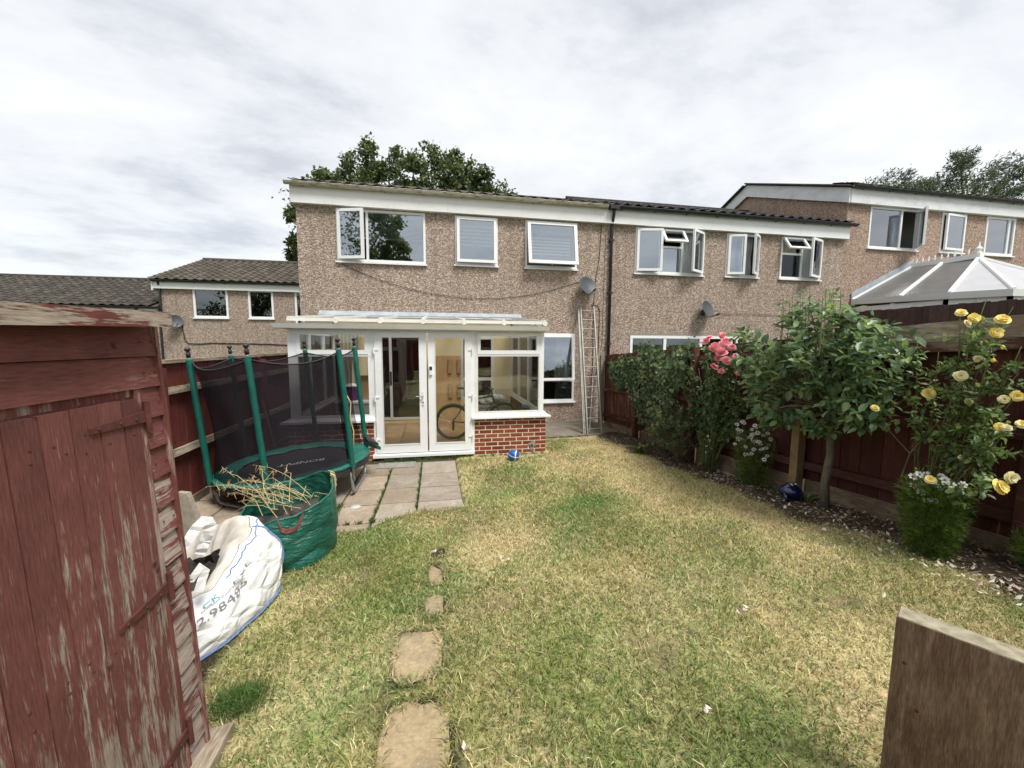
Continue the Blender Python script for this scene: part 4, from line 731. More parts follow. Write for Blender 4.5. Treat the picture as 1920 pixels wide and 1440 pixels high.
for x0, x1, hs in ((-.985, -.145, -1), (-.118, .625, 1)):
    d = MB().ring(x0, x1, .115, 2.165, CY-.028, CY+.045, .122, .145, .085).build('door', MT['upvc'], K, fix=True)
    MB().box(x0+.118, x1-.118, CY+.005, CY+.012, .255, 2.085).build('pane', MT['glass_c'], d); MB().ring(x0+.112, x1-.112, .25, 2.09, CY-.034, CY-.02, .012).build('glazing_bead', MT['upvc_old'], d, fix=True)
    for z in (.34, 1.06, 1.86):
        hx = x0-.01 if hs < 0 else x1+.01; MB().tube([(hx, CY-.045, z-.05), (hx, CY-.045, z+.05)], .014, 8).build('hinge', MT['white'], d); MB().box(min(hx, hx-hs*.07), max(hx, hx-hs*.07), CY-.04, CY-.026, z+.005, z+.03).build('hinge_leaf', MT['white'], d)
    if hs < 0:
        MB().box(-.225, -.195, CY-.042, CY-.026, .93, 1.17).build('handle_plate', MT['white'], d); MB().tube([(-.21, CY-.04, 1.09), (-.21, CY-.075, 1.09), (-.33, CY-.078, 1.088)], .011, 8).build('handle', MT['steel'], d); MB().tube([(-.21, CY-.046, .98), (-.21, CY-.04, .98)], .012, 8).build('lock', MT['black'], d)
    else:
        MB().box(-.098, -.048, CY-.06, CY-.027, 1.45, 1.60).build('doorbell', MT['white'], d); MB().box(-.094, -.052, CY-.064, CY-.059, 1.535, 1.596).build('doorbell_camera', MT['black'], d)
# roof: glazing bars, polycarbonate sheets, gutter, flashing
r0 = np.array([0, CY-.10, 2.35]); r1 = np.array([0, HY-.02, 2.575]); sl_ = (r1-r0)
bars = [-2.24]+[PY(x, 605, CY-.1)[0] for x in (630, 713, 793, 870, 945)]+[1.90]
rp_ = MB()
for a, b in zip(bars[:-1], bars[1:]):
    MB().hexa([(a+.02, r0[1], r0[2]), (b-.02, r0[1], r0[2]), (b-.02, r1[1], r1[2]), (a+.02, r1[1], r1[2]), (a+.02, r0[1], r0[2]+.016), (b-.02, r0[1], r0[2]+.016), (b-.02, r1[1], r1[2]+.016), (a+.02, r1[1], r1[2]+.016)]).build('roof_sheet', MT['poly'], K)
    MB().box(a+.025, b-.025, CY-.125, CY-.098, 2.325+random.uniform(-.004, .004), 2.378).build('sheet_end_cap', MT['upvc_old'], K)
for x in bars:
    gbar = MB().hexa([(x-.03, r0[1]-.02, r0[2]-.02), (x+.03, r0[1]-.02, r0[2]-.02), (x+.03, r1[1], r1[2]-.02), (x-.03, r1[1], r1[2]-.02), (x-.022, r0[1]-.02, r0[2]+.045), (x+.022, r0[1]-.02, r0[2]+.045), (x+.022, r1[1], r1[2]+.045), (x-.022, r1[1], r1[2]+.045)]).build('glazing_bar', MT['upvc_old'], K)
    if x > -2.2: MB().tube([(x, CY-.145, 2.345), (x, CY-.115, 2.345)], .042, 12).build('bar_end_cap', MT['upvc_old'], gbar)
MB().box(-2.34, 1.95, CY-.075, CY+.07, 2.2, 2.275).build('eaves_beam', MT['upvc_old'], K)
MB().add([(-2.48,CY-.19,2.285),(1.97,CY-.19,2.285),(1.97,CY-.075,2.285),(-2.48,CY-.075,2.285),(-2.44,CY-.165,2.215),(1.97,CY-.165,2.215),(1.97,CY-.075,2.205),(-2.44,CY-.075,2.205)], [(0,1,2,3),(4,7,6,5),(0,4,5,1),(1,5,6,2),(2,6,7,3),(3,7,4,0)]).build('gutter', MT['upvc_old'], K)
MB().box(-2.45, 2.02, HY-.09, HY-.01, 2.575, 2.61).build('wall_bar', MT['upvc'], K)
for k in range(8):
    a = -2.56+k*.582; MB().hexa([(a, HY-.10, 2.605+.002*k), (a+.59, HY-.10, 2.605+.002*k), (a+.59, HY-.004, 2.66), (a, HY-.004, 2.66), (a, HY-.09-.001*k, 2.63), (a+.59, HY-.09-.001*k, 2.63), (a+.59, HY-.004, 2.715), (a, HY-.004, 2.715)]).build('lead_flashing', MT['lead'], K)
# interior: lining, floor, sliding door, inner window
wall_holes(MB(), -2.25, 1.85, .0, 2.58, HY-.012, [pd, iw], .02).build('cream_lining', MT['cream'], K)
ft = cbox(.39, .39, .02, .003, 'floor_tile', MT['floor_tile'])
fl = MB().box(-2.25, 1.85, CY+.08, HY-.02, -.05, .075).build('floor', MT['mortar'], K)
for i in range(11):
    for j in range(7): place('floor_tile', ft, None, fl, (-2.05+.395*i*(3.9/3.95), CY+.29+.395*j, .078))
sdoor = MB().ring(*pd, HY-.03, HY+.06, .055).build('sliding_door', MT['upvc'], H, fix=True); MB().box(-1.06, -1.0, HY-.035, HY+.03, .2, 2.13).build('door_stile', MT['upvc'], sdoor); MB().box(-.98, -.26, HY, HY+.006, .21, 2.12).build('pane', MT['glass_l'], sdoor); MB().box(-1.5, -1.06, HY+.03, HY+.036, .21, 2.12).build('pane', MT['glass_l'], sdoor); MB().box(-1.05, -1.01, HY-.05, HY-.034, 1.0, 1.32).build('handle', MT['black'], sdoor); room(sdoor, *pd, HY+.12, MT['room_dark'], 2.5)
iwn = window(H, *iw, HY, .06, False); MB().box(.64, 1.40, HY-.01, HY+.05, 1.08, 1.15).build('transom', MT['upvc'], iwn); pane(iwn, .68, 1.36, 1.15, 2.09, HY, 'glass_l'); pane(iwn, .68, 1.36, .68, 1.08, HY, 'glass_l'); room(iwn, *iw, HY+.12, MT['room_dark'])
drape(iwn, -2.2, -1.7, .9, 2.3, HY-.10, 6, 'curtain_c'); 
# plywood panel with fixing blocks
t = thing('plywood_panel', (.26, 9.6, .09), 'plywood sheet with small blocks leaning inside the conservatory behind the bicycle', 'panel')
MB().hexa([(-.14, 9.52, .09), (.60, 9.52, .09), (.60, 9.54, .09), (-.14, 9.54, .09), (-.14, 9.70, 1.69), (.60, 9.70, 1.69), (.60, 9.72, 1.69), (-.14, 9.72, 1.69)]).build('sheet', MT['ply'], t)
bl = cbox(.085, .05, .34, .006, 'block', MT['card'])
for x in (-.09, .345, .56):
    for z in (1.44, .86): place('block', bl, None, t, (x, 9.52+.18*(z-.09)/1.6-.03, z), rot=(-.11, 0, 0))
# ------------------------------------------------------------------ bicycle inside
def wheel(t, c, R, mat_t):
    w = MB().tube([(c[0]+R*math.cos(a), c[1], c[2]+R*math.sin(a)) for a in np.linspace(0, 2*math.pi, 49)], .024, 8, False).build('wheel', mat_t, t, smooth=True); MB().tube([(c[0]+(R-.03)*math.cos(a), c[1], c[2]+(R-.03)*math.sin(a)) for a in np.linspace(0, 2*math.pi, 49)], .010, 6, False).build('rim', MT['black'], w, smooth=True)
    s = MB()
    for k in range(24):
        a = k*math.pi/12; b = a+(.35 if k % 2 else -.35); s.tube([(c[0]+.025*math.cos(b), c[1]+(.03 if k % 4 < 2 else -.03), c[2]+.025*math.sin(b)), (c[0]+(R-.03)*math.cos(a), c[1], c[2]+(R-.03)*math.sin(a))], .0022, 4, False)
    s.build('spokes', MT['steel'], w); MB().tube([(c[0], c[1]-.05, c[2]), (c[0], c[1]+.05, c[2])], .022, 10).build('hub', MT['black'], w); return w
bc = np.array([.335, 7.90, .432]); t = thing('bicycle', (.9, 7.9, .09), 'black bicycle standing inside the conservatory behind the right door', 'bicycle')
wheel(t, bc, .335, MT['rubber']); fc_ = bc+np.array([1.04, .12, 0]); wheel(t, fc_, .335, MT['rubber'])
bb = bc+np.array([.42, .03, -.04]); st = bc+np.array([.27, .03, .47]); hd = bc+np.array([.80, .08, .50]); hl = bc+np.array([.84, .09, .36])
for nme, ps, r in (('down_tube', [bb, hl], .02), ('seat_tube', [bb, st], .018), ('top_tube', [st-np.array([0, 0, .06]), hd], .018), ('head_tube', [hd+np.array([-.02, 0, .05]), hl], .02), ('fork', [hl, fc_], .014), ('chain_stay', [bb, bc+[0, .04, 0]], .012), ('seat_stay', [st-np.array([0, 0, .08]), bc+[0, .04, 0]], .011), ('seat_post', [st, st+np.array([-.03, 0, .17])], .013), ('stem', [hd, hd+np.array([-.02, 0, .14])], .014), ('handlebar', [hd+np.array([-.1, -.30, .16]), hd+np.array([0, -.12, .15]), hd+np.array([0, .12, .15]), hd+np.array([-.1, .30, .16])], .013)):
    MB().tube(ps, r, 8).build(nme, MT['black'], t, smooth=True)
sp_ = st+np.array([-.04, 0, .19]); MB().grid(lambda u, v: (sp_[0]-.13+.27*v, sp_[1]+(.075*(1-v)**1.2+.018)*math.cos(u), sp_[2]+.022*math.sin(u)+.012*(1-v)), np.linspace(0, 2*math.pi, 14, endpoint=False), np.linspace(0, 1, 8), True).build('saddle', MT['rubber'], t, smooth=True)
MB().grid(lambda u, v: (bc[0]+.375*math.cos(v), bc[1]+.03*u, bc[2]+.375*math.sin(v)-.006*u*u), (-1, 0, 1), np.linspace(.9, 2.7, 20)).build('mudguard', MT['rubber'], t, smooth=True)
MB().lathe([(.03, 0), (.095, 0), (.095, .006), (.03, .006)], bb+np.array([0, -.05, 0]), 20, (0, 1, 0)).build('chainring', MT['black'], t); MB().tube([bb+np.array([0, -.06, 0]), bb+np.array([.16, -.06, -.05])], .012, 6).build('crank', MT['black'], t); MB().box(bc[0]-.02, bc[0]+.02, bc[1]-.06, bc[1]-.03, bc[2]-.16, bc[2]-.02).build('derailleur', MT['black'], t)
# ------------------------------------------------------------------ clutter inside
def lump(name, c, s, mat_, lab, cat, seed, n=20, amp=.22, flat=True):
    r = np.random.default_rng(seed); ph = r.uniform(0, 6.28, 12)
    def f(u, v):
        d = np.array([math.cos(u)*math.cos(v), math.sin(u)*math.cos(v), math.sin(v)]); k = 1+amp*(math.sin(3*u+ph[0])*math.cos(2*v+ph[1])+.6*math.sin(7*u+4*v+ph[2])+.4*math.sin(11*u-6*v+ph[3])); p = np.array(c)+d*np.array(s)*k
        if flat: p[2] = max(p[2], c[2]-s[2]*.8)
        return p
    return tag(MB().grid(f, np.linspace(0, 2*math.pi, n*2, endpoint=False), np.linspace(-math.pi/2, math.pi/2, n), True, True).build(name, mat_, loc=(c[0], c[1], c[2]-s[2]*.8), smooth=True), lab, cat)
t = thing('storage_crate', (1.2, 8.75, .09), 'grey plastic storage crate under the clutter in the conservatory right window', 'crate'); MB().box(.88, 1.62, 8.45, 9.05, .09, .62).build('tub', MT['box'], t); MB().box(.86, 1.64, 8.43, 9.07, .62, .66).build('lid', MT['junk'], t)
lump('dust_sheet', (1.12, 8.72, .74), (.28, .22, .09), MT['junk'], 'grey crumpled sheeting piled inside the conservatory right window', 'sheet', 3); lump('cloth_bundle', (1.42, 8.85, .74), (.17, .14, .10), MT['sack_in'], 'bundle of pale cloths heaped beside the inner window', 'cloth', 5)
lump('carrier_bag', (1.42, 9.30, .72), (.16, .15, .16), MT['box'], 'pale carrier bag on the heap near the cream wall', 'bag', 8)
lump('blue_cloth', (1.745, 7.62, .752), (.075, .15, .03), MT['bluecloth'], 'blue cloth lying on the white inner window sill', 'cloth', 9, amp=.15)
t = thing('storage_box', (-1.5, 8.6, .09), 'translucent storage box standing inside the conservatory left window', 'box'); MB().box(-1.95, -1.15, 8.35, 8.9, .09, .78).build('tub', MT['box'], t); MB().box(-1.97, -1.13, 8.33, 8.92, .78, .82).build('lid', MT['white'], t)
bk = PY(659, 742, 8.6); t = thing('bucket', (bk[0], 8.6, .82), 'purple plastic bucket holding white cloths in conservatory left window', 'bucket'); MB().lathe([(.12, 0), (.155, .28), (.165, .29), (.15, .285), (.11, .02)], (bk[0], 8.6, .82), 20).build('pail', MT['purple'], t, smooth=True, fix=True); lump('cloth', (bk[0], 8.6, 1.10), (.12, .12, .05), MT['white'], 'white cloths inside the purple bucket', 'cloth', 4)
cb_ = PY(684, 735, 8.7); t = thing('cardboard_box', (cb_[0], 8.72, .82), 'brown cardboard box beside the purple bucket', 'box'); MB().box(cb_[0]-.1, cb_[0]+.14, 8.6, 8.85, .82, 1.22).build('carton', MT['card'], t); MB().hexa([(cb_[0]-.1, 8.6, 1.22), (cb_[0]+.14, 8.6, 1.22), (cb_[0]+.14, 8.603, 1.22), (cb_[0]-.1, 8.603, 1.22), (cb_[0]-.1, 8.52, 1.33), (cb_[0]+.14, 8.52, 1.33), (cb_[0]+.14, 8.523, 1.33), (cb_[0]-.1, 8.523, 1.33)]).build('flap', MT['card'], t)
# ------------------------------------------------------------------ right-hand conservatory (hipped roof, cresting, finial)
V = thing('conservatory', (14, 8.5, 1), 'white victorian style conservatory with grey panelled roof and spiked cresting at right', 'conservatory')
e0 = np.array([12.0, 9.78, 3.32]); e1 = np.array([12.0, 7.50, 3.24]); e2 = np.array([12.55, 6.72, 3.24]); e3 = np.array([15.7, 6.72, 3.24]); e4 = np.array([16.2, 7.5, 3.24]); e5 = np.array([16.2, 9.78, 3.32]); k0 = np.array([14.1, 9.78, 4.36]); k1 = np.array([14.1, 8.28, 4.30])
for a, nm in (([e0, e1*.55+e0*.45, k0*.5+k1*.5, k0], 'poly_grey'), ([e1*.55+e0*.45, e1, k1, k0*.5+k1*.5], 'poly_grey'), ([e1, e2, k1], 'poly_pale'), ([e2, e3, k1], 'poly_pale'), ([e3, e4, k1], 'poly_pale'), ([e4, e5, k0, k1], 'poly_pale')): MB().prism(a, (0, 0, -.025)).build('roof_panel', MT[nm], V)
for a, b in ((e0, k0), (e1*.55+e0*.45, k0*.5+k1*.5), (e1, k1), (e2, k1), (e3, k1), (e4, k1), (e5, k0)):
    u = (b-a)/np.linalg.norm(b-a); s_ = np.cross(u, [0, 0, 1]); s_ /= np.linalg.norm(s_); nn = np.cross(s_, u); MB().hexa([a-s_*.04-nn*.01, a+s_*.04-nn*.01, b+s_*.04-nn*.01, b-s_*.04-nn*.01, a-s_*.03+nn*.05, a+s_*.03+nn*.05, b+s_*.03+nn*.05, b-s_*.03+nn*.05]).build('glazing_bar', MT['upvc'], V)
rdg = MB().box(14.03, 14.17, 8.22, 9.78, 4.29, 4.42).build('ridge', MT['upvc'], V)
for k in range(9):
    y = 8.5+k*.148; MB().lathe([(.012, 0), (.014, .05), (.034, .065), (.014, .08), (.022, .10), (.004, .16)], (14.1, y, 4.42), 8).build('cresting_spike', MT['upvc'], rdg)
MB().lathe([(.07, 0), (.07, .05), (.04, .07), (.075, .12), (.07, .15), (.03, .19), (.018, .26), (.003, .33)], (14.1, 8.3, 4.41), 12).build('finial', MT['upvc'], rdg)
for a, b in ((e0, e1), (e1, e2), (e2, e3), (e3, e4), (e4, e5)):
    o_ = np.array([-.06 if a[0] < 13 else .06, -.03, 0]); MB().hexa([a+[0,0,-.14]+o_*.3, b+[0,0,-.14]+o_*.3, b+[.05,.08,-.14], a+[.05,.08,-.14], a+o_+[0,0,.01], b+o_+[0,0,.01], b+[.05,.08,.01], a+[.05,.08,.01]]).build('gutter', MT['upvc'], V, fix=True)
    m_ = (b-a); L_ = np.linalg.norm(m_); m_ = m_/L_; nrm_ = np.array([m_[1], -m_[0], 0])
    for zz0, zz1 in ((2.95, 3.1), (1.4, 1.5)): MB().hexa([a*[1,1,0]+[.05,.08,zz0], b*[1,1,0]+[.05,.08,zz0], b*[1,1,0]+[.11,.14,zz0], a*[1,1,0]+[.11,.14,zz0], a*[1,1,0]+[.05,.08,zz1], b*[1,1,0]+[.05,.08,zz1], b*[1,1,0]+[.11,.14,zz1], a*[1,1,0]+[.11,.14,zz1]]).build('frame_rail', MT['upvc'], V)
    for u in (0, .5, 1): p = a+(b-a)*u; MB().box(p[0]+.03, p[0]+.12, p[1]+.05, p[1]+.13, .8, 3.12).build('frame_post', MT['upvc'], V)
    p, q_ = a*[1,1,0]+[.08,.11,0], b*[1,1,0]+[.08,.11,0]; MB().add([p+[0,0,.6], q_+[0,0,.6], q_+[0,0,3.0], p+[0,0,3.0]], [(0,1,2,3)]).build('pane', MT['glass'], V)
MB().hexa([k0+[-2.15, -.03, -1.0], k0+[0, -.03, .06], k0+[0, 0, .06], k0+[-2.15, 0, -1.0], k0+[-2.15, -.02, -.84], k0+[0, -.02, .2], k0+[0, 0, .2], k0+[-2.15, 0, -.84]]).build('lead_flashing', MT['lead'], V)
# ------------------------------------------------------------------ ladder
t = thing('ladder', (3.55, 8.45, -.06), 'aluminium extension ladder leaning against the house wall by the fence', 'ladder')
def lad(f0, f1, t0, t1, n, w=.026, dpt=.06, st=0):
    f0, f1, t0, t1 = map(np.array, (f0, f1, t0, t1))
    for a, b in ((f0, t0), (f1, t1)):
        MB().hexa([a+[-w/2, -dpt/2, 0], a+[w/2, -dpt/2, 0], a+[w/2, dpt/2, 0], a+[-w/2, dpt/2, 0], b+[-w/2, -dpt/2, 0], b+[w/2, -dpt/2, 0], b+[w/2, dpt/2, 0], b+[-w/2, dpt/2, 0]]).build('stile', MT['alu'], t)
    for k in range(st, n): u = (k+.45)/n; MB().tube([f0+(t0-f0)*u, f1+(t1-f1)*u], .014, 8).build('rung', MT['alu'], t)
lad((3.385, 8.45, -.055), (3.745, 8.50, -.055), (3.63, 9.74, 2.95), (3.98, 9.74, 2.95), 13)
lad((3.31, 8.50, -.055), (3.345, 8.50, -.055), (3.575, 9.76, 2.90), (3.60, 9.76, 2.90), 1, .024, .05, 1)
MB().tube([(3.50, 8.62, -.055), (4.05, 9.72, 2.35)], .017, 8).build('support_leg', MT['alu'], t)
# ball
bl_ = np.array([1.29, 6.52, .094]); t = thing('ball', (bl_[0], bl_[1], 0), 'blue ball with white stripes against the brick base', 'ball'); MB().lathe([(max(.001, .1*math.sin(a))*(1+.03*math.sin(6*a)), -.1*math.cos(a)) for a in np.linspace(0, math.pi, 22)], bl_, 28, (.3, -.25, 1)).build('shell', MT['ball'], t, smooth=True)
ax_ = np.array([.25, -.3, 1]); ax_ /= np.linalg.norm(ax_)
for hh in (.022, ): MB().lathe([(math.sqrt(.104**2-h_**2), h_) for h_ in (hh-.006, hh, hh+.006)], bl_, 32, ax_, False).build('stripe', MT['white'], t)
MB().lathe([(math.sqrt(.104**2-h_**2), h_) for h_ in (.035, .043, .05)], bl_, 32, (1, -.35, -.1), False).build('stripe', MT['white'], t)
# ------------------------------------------------------------------ fences
def fx(Y): return 4.35-(Y-1.0)*.0128
def fzb(Y): return -.12+(9.6-Y)*.066
t = thing('fence', (fx(5), 5, fzb(5)), 'long dark red-brown board fence on the right behind the flower bed', 'fence', 'garden fences'); FR = t
bd = {k: cbox(.016, .108, 1.70, .003, 'board', MT[k]) for k in ('fence_r', 'fence_f')}
y = .3; k = 0
while y < 9.5:
    mk = 'fence_f' if y > 6.3 else 'fence_r'
    place('board', bd[mk], None, t, (fx(y)+.018+(.007 if k % 2 else 0), y, fzb(y)+.98+random.uniform(-.008, .008)), (1, 1, 1.0), (random.uniform(-.006, .006), 0, 0)); y += .102; k += 1
def slopebox(nm, y0, y1, x0, x1, z0, z1, mat_, par):
    a = [(fx(y0)+x0, y0, fzb(y0)+z0), (fx(y0)+x1, y0, fzb(y0)+z0), (fx(y1)+x1, y1, fzb(y1)+z0), (fx(y1)+x0, y1, fzb(y1)+z0)]; b = [(p[0], p[1], p[2]+z1-z0) for p in a]; b[0] = (b[0][0]+.012, b[0][1], b[0][2]); b[3] = (b[3][0]+.012, b[3][1], b[3][2])
    return MB().hexa(a+b).build(nm, mat_, par, loc=((fx(y0)), (y0+y1)/2, fzb((y0+y1)/2)+z0))
posts = [9.52, 7.75, 5.9, 3.93, 2.05, .2]
for y1, y0 in zip(posts[:-1], posts[1:]):
    for z0 in (1.60, .92, .28): slopebox('rail', y0+.05, y1-.05, -.055, .008, z0, z0+.085, MT['rail_r'], t)
    slopebox('gravel_board', y0+.05, y1-.05, -.012, .012, -.10, .145, MT['grav'], t)
    slopebox('top_board', y0+.03, y1-.03, -.012, .004, 1.69, 1.86, MT['rail_l'] if y1 < 4.5 else MT['rail_r'], t) if y1 < 4.5 else None
for y in posts:
    big = y < 8; o = MB().box(fx(y)-.13, fx(y)-.03, y-.05, y+.05, fzb(y)-.2, fzb(y)+(1.42 if abs(y-3.93) < .1 else 1.83)).build('post', MT['timber'] if abs(y-3.93) < .1 else (MT['conc'] if y > 9 else MT['rail_r']), t, loc=(fx(y)-.08, y, fzb(y)))
# left fence
t = thing('fence', (-2.97, 6, 0), 'red painted board fence on the left behind the trampoline', 'fence', 'garden fences')
bl2 = cbox(.014, .148, 1.72, .003, 'board', MT['fence_l']); y = 2.1
while y < 9.7: place('board', bl2, None, t, (-2.985-(.006 if int(y*7) % 2 else 0), y, .90+random.uniform(-.004, .004))); y += .142
for y0, y1 in ((2.0, 4.9), (4.9, 7.55), (7.65, 9.7)):
    for z0, z1 in ((1.40, 1.475), (.68, .755)): MB().hexa([(-2.972, y0, z0), (-2.915, y0, z0), (-2.915, y1, z0), (-2.972, y1, z0), (-2.972, y0, z1), (-2.93, y0, z1), (-2.93, y1, z1), (-2.972, y1, z1)]).build('rail', MT['rail_l'], t, loc=(-2.95, (y0+y1)/2, z0))
    MB().box(-3.02, -2.935, y0, y1, 1.745, 1.785).build('capping', MT['rail_l'], t, loc=(-2.98, (y0+y1)/2, 1.76)); MB().box(-2.975, -2.95, y0, y1, -.12, .10).build('gravel_board', MT['grav'], t, loc=(-2.96, (y0+y1)/2, 0))
for y in (4.95, 7.6): MB().box(-2.99, -2.89, y-.05, y+.05, -.2, 1.70).build('post', MT['fence_l'], t, loc=(-2.94, y, 0))
# far fence of the next garden
t = thing('fence', (11.4, 6.5, .8), 'dark brown fence of the further garden in front of right conservatory', 'fence', 'garden fences')
bn_ = cbox(.02, .128, 2.0, .004, 'board', MT['fence_n']); y = 4.0
while y < 9.75: place('board', bn_, None, t, (11.4+random.uniform(-.004, .004), y, 1.92+random.uniform(-.012, .012))); y += .131
for z in (1.3, 2.5): MB().box(11.41, 11.47, 4, 9.75, z, z+.08).build('rail', MT['fence_n'], t)
t = thing('fence', (0.5, -2.6, .4), 'board fence behind the viewer, seen only mirrored in the door glass', 'fence', 'garden fences')
x = -3.0
while x < 4.3: place('board', bl2, None, t, (x, -2.6, .40+.95), rot=(0, 0, math.pi/2)); x += .142
# leaning broom handle behind the trampoline
a, b = PX(492, 750, -2.86), PX(516, 838, -2.75); t = thing('broom_handle', tuple(b), 'thin wooden handle leaning on the left fence behind trampoline net', 'handle'); MB().tube([a, b, b+(b-a)*.55], .013, 8).build('shaft', MT['timber'], t); MB().box(b[0]-.02, b[0]+.05, b[1]-.12, b[1]+.12, .0, .06).build('broom_head', MT['twig'], t)
# ------------------------------------------------------------------ shed
S = thing('shed', (-1.9, 1.0, .2), 'red painted timber shed with flaking paint and plank door at left', 'shed')
def sh(p): return np.array([p[0]+.075*(2.05-p[2])/1.84, p[1], p[2]])
def sb(nm, x0, x1, y0, y1, z0, z1, mat_, par=S, xt=None):
    """box on the shed's garden face; xt: x of the upper edge (lapped boards lean)"""
    xt = x1 if xt is None else xt
    return MB().hexa([(x0,y0,z0),(x1,y0,z0),(x1,y1,z0),(x0,y1,z0),(x0,y0,z1),(xt,y0,z1),(xt,y1,z1),(x0,y1,z1)]).xf(sh).build(nm, mat_, par, loc=sh(np.array([x1, (y0+y1)/2, (z0+z1)/2])))
CYS = 1.79
body = MB().hexa([(-2.75,-.6,.12),(-1.085,-.6,.12),(-1.085,CYS-.02,.12),(-2.75,CYS-.02,.12),(-2.75,-.6,1.98),(-1.085,-.6,2.06),(-1.085,CYS-.02,2.06),(-2.75,CYS-.02,1.98)]).xf(sh); body.build('carcass', MT['shed_t'], S)
yd = PX(257, 745, -1.06)[1]          # hinge side of the door
z = 2.045; k = 0
while z > .25:
    top = z; bot = z-.113; y0 = -.55 if bot > 1.80 else yd+.012
    sb('cladding_board', -1.085, -1.056, y0, CYS-.022, bot, top-.002, MT['shed_h'] if bot > 1.55 else MT['shed_w'], xt=-1.07); z -= .114
sb('corner_trim', -1.087, -1.052, CYS-.022, CYS-.004, .2, 2.05, MT['shed_t'])
sb('door_frame', -1.085, -1.062, yd-.025, yd+.012, .22, 1.815, MT['shed_t']); sb('door_lintel', -1.085, -1.075, -.5, yd, 1.79, 1.822, MT['shed_t'])
ys_ = [PX(x, 745, -1.06)[1] for x in (250, 217, 170, 116, 54)]; ys_ += [ys_[-1]-.095*k for k in range(1, 9)]
dr = MB().box(-1.083, -1.074, ys_[-1], ys_[0], .25, 1.79).xf(sh).build('door', MT['shed_t'], S)
for a, b in zip(ys_[:-1], ys_[1:]): sb('door_board', -1.078, -1.058, b+.0025, a-.0025, .245+random.uniform(-.004, .004), 1.785+random.uniform(-.006, .004), MT['shed_v'], dr)
nl = MB().lathe([(.0045, 0), (.0035, .002), (.001, .0025)], (0, 0, 0), 7, (1, 0, 0)).mesh('nail', MT['rust'])
for k in range(7):
    z = 2.045-.114*k-.06; place('nail', nl, None, S, sh(np.array([-1.058, CYS-.04, z]))); place('nail', nl, None, S, sh(np.array([-1.058, yd+.03, z])))
for a, b in zip(ys_[:-1], ys_[1:]):
    for z in (1.70, 1.66, 1.04, 1.00, .45): place('nail', nl, None, dr, sh(np.array([-1.0575, (a+b)/2+random.uniform(-.02, .02), z+random.uniform(-.012, .012)])))
for z, d in ((1.715, .005), (1.055, .004), (.44, .012)):
    hgs = MB().hexa([(-1.058, yd-.24, z-.009-d), (-1.050, yd-.24, z-.009-d), (-1.050, yd+.0, z-.02), (-1.058, yd+.0, z-.02), (-1.058, yd-.24, z+.009-d), (-1.050, yd-.24, z+.009-d), (-1.050, yd+.0, z+.02), (-1.058, yd+.0, z+.02)]).xf(sh).build('hinge', MT['rust'], dr)
    MB().tube([sh(np.array([-1.048, yd+.004, z-.055])), sh(np.array([-1.048, yd+.004, z+.055]))], .010, 8).build('hinge_pin', MT['rust'], hgs)
    for q in (.21, .12, .05): MB().lathe([(.006, 0), (.004, .004)], sh(np.array([-1.05, yd-q, z-d*.6])), 8, (1, 0, 0)).build('nail', MT['rust'], hgs)
MB().hexa([(-1.02,-.6,1.967),(-.98,-.6,1.967),(-.98,1.75,2.042),(-1.02,1.75,2.042),(-1.02,-.6,2.022),(-.98,-.6,2.022),(-.98,1.75,2.0965),(-1.02,1.75,2.0965)]).build('fascia', MT['shed_f'], S, loc=(-.98, .9, 2.06)); MB().hexa([(-2.9,-.65,1.90),(-1.0,-.65,2.012),(-1.0,1.75,2.088),(-2.9,1.75,1.96),(-2.9,-.65,1.91),(-1.0,-.65,2.0245),(-1.0,1.75,2.099),(-2.9,1.75,1.97)]).build('roof_felt', MT['felt'], S)
gz = lambda x, y: float(g(x, y))
pk_ = MB().hexa([(-1.02, .9, gz(-1, .9)-.02), (-.885, .9, gz(-1, .9)-.02), (-.915, 1.86, gz(-1, 1.86)-.02), (-1.03, 1.84, gz(-1, 1.86)-.02), (-1.02, .9, gz(-1, .9)+.055), (-.89, .9, gz(-1, .9)+.055), (-.92, 1.86, gz(-1, 1.86)+.05), (-1.03, 1.84, gz(-1, 1.86)+.05)]); tag(pk_.build('timber_plank', MT['plank'], loc=(-.95, 1.4, gz(-1, 1.4))), 'bare weathered plank lying at the foot of the shed', 'plank')
# pale slab leaning behind the shed
p = [PY(x, y, 3.42) for x, y in ((330, 924), (349, 926), (388, 995), (330, 1030))]; p[2] = p[2]*[1,1,0]+[0,0,.35]; pp = [p[3]*[1,1,0]+[-.15,-.05,.12], p[2]*[1,1,0]+[.1,-.06,.12], p[1], p[0]]; tag(MB().prism(pp, (.01, .045, 0)).build('leaning_slab', MT['conc'], loc=(p[2][0], 3.42, .12), fix=True), 'pale grey slab leaning upright between shed and white sack', 'slab')
